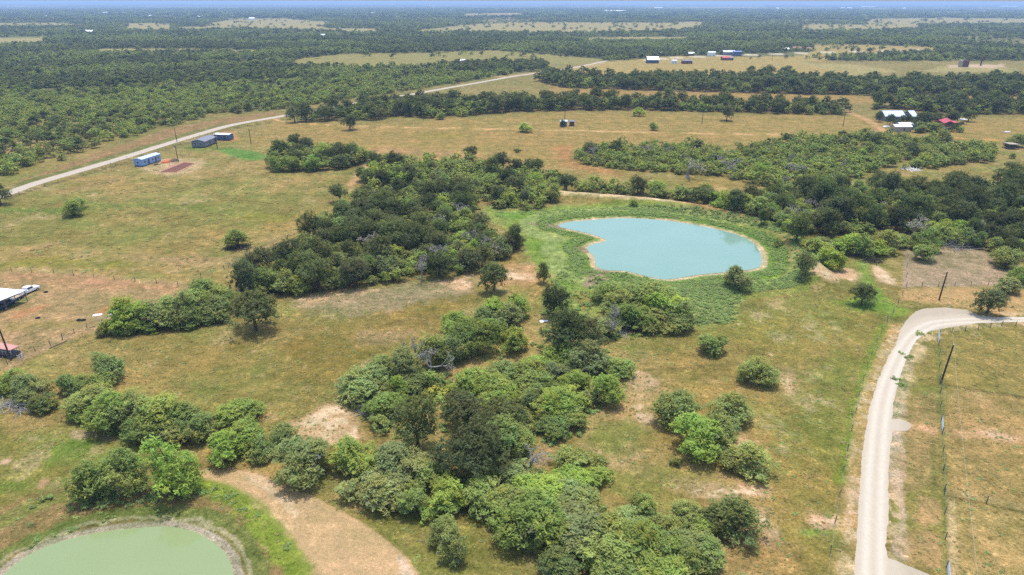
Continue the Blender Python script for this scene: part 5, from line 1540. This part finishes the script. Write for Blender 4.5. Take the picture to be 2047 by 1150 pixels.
# carport yard: open shed with a white sheet roof
A0, A1 = G(0, 620), G(47, 590)
cp = empty('carport', (0, 0, 0)); tag(cp, 'open carport with a wide white metal roof at the left edge', 'carport')
def at_h(px, py, z): q = G(px, py, z); return (q[0], q[1], z)
ca, cb, cc, cd_ = at_h(52, 581, 3.1), at_h(-60, 572, 3.6), at_h(-110, 632, 3.6), at_h(-12, 607, 3.1)
MB().add([ca, cb, cc, cd_] + [(p[0], p[1], p[2] + .12) for p in (ca, cb, cc, cd_)], [(0, 1, 2, 3), (7, 6, 5, 4), (0, 4, 5, 1), (1, 5, 6, 2), (2, 6, 7, 3), (3, 7, 4, 0)]).build('roof', M_METAL, cp)
for t in (0.03, .36, .68, .97):
    x = ca[0] + (cd_[0] - ca[0]) * t; y = ca[1] + (cd_[1] - ca[1]) * t
    MB().tube([(x - .2, y, 0), (x - .2, y, 3.05)], .09, 8).build('column', M_POST, cp)
for t in (0.05, .5, .95):
    x = cb[0] + (cc[0] - cb[0]) * t; y = cb[1] + (cc[1] - cb[1]) * t
    MB().tube([(x + .2, y, 0), (x + .2, y, 3.55)], .09, 8).build('column', M_POST, cp)

def wheel(parent, x, y, rad=.38, wd=.26):
    t = MB().tube([(x, y - wd / 2, rad), (x, y + wd / 2, rad)], rad, 14).build('wheel', M_TYRE, parent)
    s = 1 if y > 0 else -1
    MB().tube([(x, y + s * (wd / 2 + .003), rad), (x, y + s * (wd / 2 + .02), rad)], rad * .58, 10).build('rim', M_WIRE, t)

def pickup(a, b, paint, label, load=False):
    """nose towards b"""
    p, q = P([a, b]); d = q - p
    r = empty('pickup_truck', ((p[0] + q[0]) / 2, (p[1] + q[1]) / 2, 0), math.atan2(d[1], d[0]))
    tag(r, label, 'pickup truck')
    w_ = .95
    prof = [(-2.85, .55), (2.7, .5), (2.85, .75), (2.8, 1.08), (1.35, 1.18), (-2.85, 1.15)]
    MB().prism(prof, -w_, w_).build('body', paint, r, .05)
    MB().add([(-1.0, -.9, 1.16), (1.4, -.9, 1.16), (1.4, .9, 1.16), (-1.0, .9, 1.16), (-.8, -.72, 1.85), (.65, -.72, 1.88), (.65, .72, 1.88), (-.8, .72, 1.85)],
             [(0, 1, 5, 4), (2, 3, 7, 6), (1, 2, 6, 5), (3, 0, 4, 7), (4, 5, 6, 7), (0, 3, 2, 1)]).build('cab', paint, r, .05)
    MB().add([(1.36, -.74, 1.27), (1.36, .74, 1.27), (.74, .66, 1.80), (.74, -.66, 1.80), (1.40, -.74, 1.29), (1.40, .74, 1.29), (.78, .66, 1.82), (.78, -.66, 1.82)], [(0, 1, 2, 3), (7, 6, 5, 4), (0, 4, 5, 1), (3, 2, 6, 7), (0, 3, 7, 4), (1, 5, 6, 2)]).build('windscreen', M_GLASS, r)
    for s in (-1, 1):
        for xa, xb in ((-.75, .02), (.1, .85)):
            MB().add([(xa, s * .885, 1.28), (xb, s * .885, 1.28), (min(xb, .62), s * .76, 1.76), (xa + .05, s * .76, 1.76), (xa, s * .915, 1.28), (xb, s * .915, 1.28), (min(xb, .62), s * .79, 1.77), (xa + .05, s * .79, 1.77)], [(0, 1, 2, 3), (7, 6, 5, 4), (0, 4, 5, 1), (3, 2, 6, 7), (0, 3, 7, 4), (1, 5, 6, 2)]).build('side_window', M_GLASS, r)
        for x in (-1.75, 1.85): wheel(r, x, s * .9)
        MB().box(2.8, 2.9, s * .72 - .16, s * .72 + .16, .8, .98).build('headlight', M_WIRE, r)
    MB().box(-2.7, -1.1, -.8, .8, 1.153, 1.17).build('bed', M_DOOR, r)
    for y in (-.9, .9): MB().box(-2.83, -1.05, y - .05, y + .05, 1.153, 1.42).build('bed_side', paint, r)
    MB().box(-2.9, -2.84, -.88, .88, .62, 1.42).build('tailgate', paint, r)
    return r
M_DKBLUE = plain('dark_blue_paint', (.02, .045, .10), .3, 0, .05, 1, .6)
M_RED = plain('red_paint', (.45, .03, .03), .35, 0, .05)
pickup((44, 592), (71, 580), M_WHITE, 'white crew cab pickup parked past the carport corner')
p = G(50, 588)
for k, (dx, dy, cm) in enumerate([(-1.7, -.3, M_NAVY), (-1.35, .4, M_RUST)]):
    pass
# flat trailer behind the pickup, and a dark car in the shade
p, q = P([(26, 603), (43, 595)]); d = q - p
r = empty('flatbed_trailer', ((p[0] + q[0]) / 2, (p[1] + q[1]) / 2, 0), math.atan2(d[1], d[0])); tag(r, 'low flatbed trailer hitched behind the white pickup', 'trailer')
MB().box(-2.0, 1.7, -.95, .95, .62, .72).build('deck', M_TANW, r)
for s in (-1, 1):
    MB().box(-2.0, 1.7, s * .98 - .03, s * .98 + .03, .55, .95).build('side_rail', M_DOOR, r)
    wheel(r, -.5, s * 1.15, .33, .2)
MB().tube([(1.7, 0, .62), (2.9, 0, .5)], .06, 6).build('hitch', M_DOOR, r)
pickup((3, 620), (24, 607), M_DKBLUE, 'dark blue pickup in the shade under the carport edge')
# stock trailer with a red roof at the left edge
p, q = P([(-14, 712), (26, 719)]); d = q - p
r = empty('stock_trailer', ((p[0] + q[0]) / 2, (p[1] + q[1]) / 2, 0), math.atan2(d[1], d[0])); tag(r, 'barred stock trailer with faded red roof behind the leaning pole', 'trailer')
Lh = float(np.hypot(*d)) / 2
MB().box(-Lh, Lh, 0, 2.0, .5, 1.15).build('body', M_DOOR, r)
MB().box(-Lh - .05, Lh + .05, -.08, 2.08, 2.15, 2.25).build('roof', plain('faded_red_roof', (.42, .21, .17), .6), r)
for x in np.linspace(-Lh + .05, Lh - .05, 8):
    for y in (.04, 1.96): MB().box(x - .04, x + .04, y - .04, y + .04, 1.153, 2.147).build('bar', M_WIRE, r)
for y in (.04, 1.96): MB().box(-Lh, Lh, y - .02, y + .02, 1.6, 1.68).build('rail', M_WIRE, r)
for x in (-.6, .3):
    for y in (-.1, 2.1): wheel(r, x, y, .34, .2)

# things lying about in the yard
def heap(name, px, py, wd, ht, mat, label, cat, n=26, blocky=False, seed=1):
    x, y = G(px, py); rng = np.random.default_rng(seed)
    if not blocky:
        bm = bmesh.new(); bmesh.ops.create_icosphere(bm, subdivisions=3, radius=1)
        for v in bm.verts:
            k = .75 + .5 * float(fbm(np.array([v.co.x * 3 + seed * 9 + 40]), np.array([v.co.y * 3 + v.co.z * 2 + 40]), 1.0, seed, 4)[0])
            v.co.x *= k * wd / 2; v.co.y *= k * wd / 2.6; v.co.z = max(v.co.z, -.05) * k * ht
        m = bpy.data.meshes.new(name); bm.to_mesh(m); bm.free(); m.materials.append(mat)
        o = link(name, m, None, (x, y, 0))
    else:
        mb = MB()
        for k in range(n):
            a = rng.uniform(0, 6.28); rr = rng.random() ** .7 * wd / 2; hh = ht * (1 - rr / wd * 1.6)
            u = Vector((math.cos(a) * rr, math.sin(a) * rr * .7, rng.uniform(.05, max(.1, hh))))
            e = Vector(rng.normal(0, 1, 3)); e.z *= .35; e = e.normalized() * rng.uniform(.5, 1.3) * wd * .28
            mb.tube([u - e, u, u + e + Vector((0, 0, rng.normal(0, .1)))], [.05, .07, .03], 5)
        o = mb.build(name, mat, None); o.location = (x, y, 0)
    return tag(o, label, cat)
M_ORANGE = plain('orange_clay', (.46, .14, .065), .9, 0, .25, 2)
M_DIRT = plain('brown_dirt', (.13, .10, .065), .95, 0, .3, 2)
heap('dirt_pile', 331, 326, 4.2, 1.3, M_ORANGE, 'bright orange clay pile beside the sky blue mobile home', 'dirt pile', seed=2)
heap('dirt_pile', 339, 323, 3.4, 1.0, M_ORANGE, 'smaller orange clay pile between clay pile and dirt mound', 'dirt pile', seed=3)
heap('dirt_pile', 349, 323, 3.8, 1.5, M_DIRT, 'brown dirt mound above the tilled garden', 'dirt pile', seed=4)
heap('brush_heap', 313, 330, 3.0, 1.0, M_POLE, 'black scrap heap at the corner of the sky blue mobile home', 'scrap heap', 22, True, 5)
heap('brush_heap', 44, 812, 8.5, 1.2, M_GREY, 'heap of dead grey branches at the left edge', 'brush heap', 110, True, 6)
heap('brush_heap', 748, 822, 7.0, 1.3, M_GREY, 'heap of dead grey branches at the left foot of the central thicket', 'brush heap', 90, True, 7)
heap('brush_heap', 476, 497, 9.0, 1.2, M_POLE, 'dark brush heap round the lone mesquite by the left fence', 'brush heap', 70, True, 8)
heap('brush_heap', 1905, 493, 13.0, 1.0, M_GREY, 'long heap of grey branches at the top of the grey paddock', 'brush heap', 80, True, 9)
heap('brush_heap', 1748, 524, 6.5, 1.1, M_POLE, 'dark brush heap at the head of the green swale', 'brush heap', 50, True, 10)
heap('brush_heap', 1033, 302, 5.0, 1.2, M_POLE, 'dark heap alone in the golden field', 'brush heap', 40, True, 11)
heap('brush_heap', 1820, 340, 7.0, 1.0, M_WHITE, 'whitish scrap heap in the field right of the brush field', 'scrap heap', 40, True, 12)
heap('brush_heap', 1235, 665, 6.0, 1.0, M_GREY, 'grey branches at the foot of the mound below the pond', 'brush heap', 50, True, 13)
for px, py, lb in ((158, 641, 'left one of two black tyres lying in the carport yard'), (167, 641, 'right one of two black tyres lying in the carport yard'), (92, 585, 'black tyre lying right of the white pickup'), (76, 637, 'dark tyre lying below the carport')):
    x, y = G(px, py)
    bm = bmesh.new()
    R0, r0 = .42, .15
    vs = [[bm.verts.new(((R0 + r0 * math.cos(b)) * math.cos(a), (R0 + r0 * math.cos(b)) * math.sin(a), r0 * math.sin(b) + r0)) for b in np.linspace(0, 2 * math.pi, 9)[:-1]] for a in np.linspace(0, 2 * math.pi, 19)[:-1]]
    for i in range(18):
        for j in range(8): bm.faces.new((vs[i][j], vs[(i + 1) % 18][j], vs[(i + 1) % 18][(j + 1) % 8], vs[i][(j + 1) % 8]))
    m = bpy.data.meshes.new('tyre'); bm.to_mesh(m); bm.free(); m.materials.append(M_TYRE)
    tag(link('tyre', m, None, (x, y, 0)), lb, 'tyre', 'tyres in the carport yard')
def slab(name, px, py, sx, sy, sz, mat, label, cat, rz=.4, z0=.02, bend=.0):
    x, y = G(px, py)
    bm = bmesh.new(); bmesh.ops.create_grid(bm, x_segments=8, y_segments=6, size=.5)
    for v in bm.verts: v.co = Vector((v.co.x * sx, v.co.y * sy, z0 + sz + bend * (.5 - vnoise(np.array([v.co.x * 5 + 9]), np.array([v.co.y * 5 + 9]))[0])))
    ex = bmesh.ops.extrude_face_region(bm, geom=bm.faces[:])
    for v in [g for g in ex['geom'] if isinstance(g, bmesh.types.BMVert)]: v.co.z -= sz
    bmesh.ops.recalc_face_normals(bm, faces=bm.faces)
    m = bpy.data.meshes.new(name); bm.to_mesh(m); bm.free(); m.materials.append(mat)
    o = link(name, m, None, (x, y, 0)); o.rotation_euler.z = rz
    return tag(o, label, cat)
slab('metal_sheet', 195, 630, 2.0, 1.0, .05, M_WHITE, 'white sheet lying flat in the carport yard', 'sheet', .3, .03, .12)
slab('tarpaulin', 1087, 643, 2.0, 0.9, .06, M_WHITE, 'crumpled white tarpaulin in the gap of the central thicket', 'tarpaulin', .3, .1, .35)
heap('scrap_heap', 226, 629, 2.2, .9, M_WHITE, 'small heap of white scrap by the left fence row', 'scrap heap', 16, True, 14)
# red oil drum peeping in at the bottom edge
x, y = G(1804, 1164)
r = empty('oil_drum', (x, y, .03)); tag(r, 'red drum at the bottom edge beside the ranch road', 'drum')
MB().tube([(0, 0, 0), (0, 0, .88)], .3, 16).build('body', M_RED, r)
for z in (.29, .58): MB().tube([(0, 0, z), (0, 0, z + .03)], .315, 16).build('hoop', M_RED, r)
MB().tube([(0, 0, .883), (0, 0, .91)], .28, 16).build('lid', M_RED, r)

# tilled garden: rows of earth
M_TILL = plain('tilled_red_earth', (.135, .058, .036), .95, 0, .3, 1.5)
M_TILLED = plain('dry_red_earth', (.29, .155, .10), .95, 0, .3, 1.5)
g = P([(317, 346), (340, 332), (366, 325), (393, 327), (378, 335), (354, 346)])
o = tessellated('garden_bed', g, 0.05, .9, M_TILLED, None, .8, 'tilled red brown garden bed beside the sky blue mobile home', None)
o['category'] = 'garden bed'
a0, a1, b0, b1 = P([(321, 345), (369, 326), (352, 345), (388, 328)])
for k in range(6):
    t = (k + .5) / 6
    s = a0 + (b0 - a0) * t; e = a1 + (b1 - a1) * t
    d = (e - s) / np.hypot(*(e - s)); n = np.array([-d[1], d[0]]) * .62
    v = []; nn = 18
    for i in range(nn + 1):
        c = s + (e - s) * i / nn
        for off, z in ((-1, .045), (-.4, .34), (.4, .34), (1, .045)):
            v.append((c[0] + n[0] * off, c[1] + n[1] * off, z + (RNG.uniform(-.06, .06) if z > .1 else 0)))
    f = [(i * 4 + j, i * 4 + j + 1, i * 4 + 5 + j, i * 4 + 4 + j) for i in range(nn) for j in range(3)]
    MB().add(v, f).build('furrow', M_TILL, o)

# ------------------------------------------------------------------ farmstead at the right and buildings far off
def simple_house(name, a, b, depth, wh, rise, wm, rm, label, cat, win=0, door=True, over=.4):
    r, L = place(name, a, b, label, cat)
    ws = [(-L / 2 + L * (k + .5) / win, 1.1, min(1.2, L / win * .4), 1.0) for k in range(win)] if win else []
    gable_house(r, L, depth, wh, rise, wm, rm, over, None, ws, [(L * .07, 1.0)] if door else [])
    return r, L
M_BLUEW = plain('pale_blue_metal_roof', (.50, .60, .74), .35, 0, .05, 1, .5)
simple_house('farm_house', (1768, 243), (1808, 243), 11, 3.2, 2.6, M_GREYB, M_BLUEW, 'long farmhouse with pale blue metal roof among oaks', 'house', 6)
simple_house('farm_house', (1822, 243), (1832, 243), 12, 3.2, 2.6, M_GREYB, M_BLUEW, 'short wing with blue white roof right of the long farmhouse', 'house', 1)
simple_house('barn', (1788, 264), (1821, 264), 5, 3.0, .9, M_TANW, M_METAL, 'low barn with bright white roof, nearest of the farmstead', 'barn', 0)
simple_house('barn', (1797, 259), (1832, 259), 4, 3.2, .5, M_BLUE, M_METAL, 'blue walled shed with narrow white roof behind the low barn', 'shed', 2)
simple_house('barn', (1884, 257), (1899, 252), 6, 3.2, 1.3, M_RUST, M_REDR, 'red roofed shed at the right of the farmstead', 'shed', 0)
simple_house('barn', (1905, 254), (1911, 253), 4, 2.5, .6, M_RUST, M_REDR, 'tiny red roofed lean to beside the red roofed shed', 'shed', 0, False)
def shelter(a, b, depth, label, mat, hh=2.8):
    r, L = place('open_shelter', a, b, label, 'shelter')
    for x in (-L / 2 + .15, L / 2 - .15):
        for y in (.15, depth - .15): MB().tube([(x, y, 0), (x, y, hh)], .09, 6).build('column', M_POST, r)
    MB().prism([(-L / 2 - .3, hh + .003), (L / 2 + .3, hh + .003), (L / 2 + .3, hh + .15), (-L / 2 - .3, hh + .45)], -.3, depth + .3).build('roof', mat, r)
    MB().box(-L / 2 + .5, L / 2 - .5, depth * .4, depth * .7, 0, .9).build('bench', M_POST, r)
shelter((1920, 249), (1932, 249), 4, 'small open shelter in the field right of the farmstead', M_METAL)
shelter((2016, 299), (2036, 299), 5, 'open cattle shelter by the right edge of the far field', M_TANW, 2.4)
slab('water_trough', 2013, 265, 3.2, 1.2, .5, M_WHITE, 'white trough in the golden field at the right', 'trough', 0, .05)
slab('boat_hull', 1771, 255, 4.0, 1.6, .7, M_WHITE, 'small white boat parked beside the far gate track', 'boat', .3, .1, .2)
for px, py, lb, mt in ((1886, 262, 'dark blue car among the trees below the red roofed shed', M_DKBLUE), (1857, 258, 'rust coloured old car in the farmyard trees', M_RUST)):
    pickup((px - 5, py), (px + 6, py), mt, lb)
# small sheds in the golden field
simple_house('shed', (1120.5, 253), (1133, 253), 3.5, 3.0, .5, plain('teal_blue_sheet', (.035, .12, .22), .4), M_BLUEW, 'small teal blue shed alone in the golden field', 'shed', 1)
simple_house('shed', (1139, 252.5), (1148, 252.5), 3.5, 2.8, .4, M_RUST, M_GREYR, 'dark brown shed right of the teal blue one', 'shed', 0)
# buildings along the far highway
simple_house('ranch_house', (1294, 127), (1317, 127), 11, 4.2, 3.5, M_NAVY, M_METAL, 'dark blue house with a white gable roof in the far field', 'house', 4)
def far_box(name, a, b, depth, wh, rise, wm, rm, label, cat='building'):
    simple_house(name, a, b, depth, wh, rise, wm, rm, label, cat, 2, False)
far_box('travel_trailer', (1343, 128), (1353, 128), 4, 4, .5, M_WHITE, M_METAL, 'white travel trailer right of the dark blue house', 'trailer')
far_box('shed', (1364, 128), (1384, 128), 6, 3.5, 1, M_RUST, M_GREYR, 'dark long shed right of the white travel trailer', 'shed')
far_box('barn', (1444, 121), (1459, 121), 8, 3.2, 1.6, M_RUST, M_REDR, 'low red barn in front of the far highway', 'barn')
far_box('shed', (1459.5, 121), (1466, 121), 8, 3.0, 1, M_NAVY, M_GREYR, 'blue grey end shed beside the low red barn', 'shed')
far_box('barn', (1447, 111), (1471, 111), 16, 4.5, 1.5, M_GREYB, M_METAL, 'long open hall with white roof along the far highway', 'barn')
far_box('container', (1466, 112.5), (1482, 112.5), 6, 6, .6, M_BLUE2, M_BLUE, 'blue container building beside the white roofed hall')
far_box('travel_trailer', (1416, 112.5), (1430, 112.5), 6, 5, 1, M_WHITE, M_METAL, 'white motor home parked by the far highway', 'trailer')
far_box('house', (1374, 112), (1388, 112), 9, 3.2, 1.5, M_RUST, M_METAL, 'brown house with white roof by the far highway', 'house')
far_box('house', (1319, 111.5), (1328, 111.5), 8, 3.2, 1.2, M_TANW, M_METAL, 'pale house hidden among trees left of the far highway', 'house')
far_box('house', (1566, 103), (1578, 103), 10, 3.2, 1.8, M_GREYB, M_METAL, 'house with white blue roof on the far highway bend', 'house')
far_box('house', (1586, 101.5), (1602, 101.5), 10, 3.5, 2.2, M_TANW, M_REDF, 'far house with faded red roof among trees', 'house')
far_box('house', (1614, 103), (1622, 103), 9, 3.5, 2.2, M_TANW, M_REDF, 'second far house with faded red roof', 'house')
far_box('shed', (1802, 110), (1814, 110), 12, 4, 1, M_WHITE, M_METAL, 'white sheds behind the field trees at far right', 'shed')
# tank battery on its sandy pad
for k, px in enumerate((1919, 1925, 1931)):
    x, y = G(px, 134)
    r = empty('oil_tank', (x, y, 0)); tag(r, ['pale brown', 'dark brown', 'rust brown'][k] + ' storage tank, ' + ['left', 'middle', 'right'][k] + ' of three on the far sandy pad', 'tank', 'oil tanks')
    mt = [M_TANW, M_RUST, M_RUST][k]
    MB().tube([(0, 0, 0), (0, 0, 7.5)], 2.4, 16).build('shell', mt, r)
    MB().tube([(0, 0, 7.503), (0, 0, 8.1)], [2.35, .5], 16).build('cap', mt, r)
x, y = G(1960, 132)
r = empty('separator_tower', (x, y, 0)); tag(r, 'slim brown steel tower right of the three tanks', 'tower')
MB().tube([(0, 0, 0), (0, 0, 9)], .9, 12).build('column', M_RUST, r); MB().tube([(0, 0, 9.003), (0, 0, 10)], [.9, .2], 12).build('cap', M_RUST, r)
WHITE_ROOFS = ['white roof shining in the woods near the upper left corner', 'tiny white roof at the left end of a pale strip field', 'tiny white roof by the middle of the upper left strip field', 'white barn roof standing in the upper left strip field', 'small white roof left of the barn in the strip field',
 'white roof among trees beyond the county road bend', 'white speck of a roof left of the wide pale field', 'long white greenhouse like roof near the middle of the horizon', 'left one of two white roofs close under the right horizon', 'right one of two white roofs close under the right horizon', 'long thin white roof under the right horizon', 'white roof right of the long thin one under the horizon',
 'broad pale roof under the horizon above the far highway', 'white speck of a roof high in the upper left haze', 'faint white roof between the upper left specks', 'white roof at the near edge of the upper left woods', 'white speck above the far red roofed houses', 'white speck over the far highway houses in the haze', 'long white roof at the right end of the horizon', 'white speck of a roof farthest left below the horizon']
# white roofs lost in the trees towards the horizon
for k, (px, py, wpx) in enumerate([(178, 67, 13), (398, 35, 4), (420, 34, 6), (503, 40, 10), (468, 36, 7), (925, 124, 10), (744, 29, 7), (1232, 24, 40), (1685, 17, 7), (1699, 17, 9), (1738, 14.5, 26), (1808, 18, 7), (1317, 17, 16), (210, 28, 8), (300, 33, 5), (645, 73, 9), (1378, 80, 4), (1555, 18, 6), (2020, 14, 30), (90, 34, 6)]):
    x, y = G(px, py)
    L = wpx / FPX * math.hypot(y, H)
    r = empty('farm_building', (x, y, 0)); tag(r, WHITE_ROOFS[k], 'building', 'white roofs near the horizon')
    gable_house(r, L, L * .6, min(6, L * .25), min(5, L * .2), M_WHITE, M_METAL, .3)
# ------------------------------------------------------------------ the air: thin haze over the whole country
def haze_box():
    m, t, out, N, Lk = nodes('summer_haze')
    v = N('ShaderNodeVolumePrincipled')
    v.inputs['Color'].default_value = (0.47, 0.68, 1.0, 1)
    v.inputs['Density'].default_value = 1.3e-4
    v.inputs['Anisotropy'].default_value = 0.0
    Lk(v.outputs[0], out.inputs['Volume'])
    b = MB().box(-60000, 60000, -60000, 60000, -2.4, 74.0)
    o = b.build('haze', m)
    tag(o, 'thin bluish summer haze over the far country', None, None, 'stuff')
haze_box()
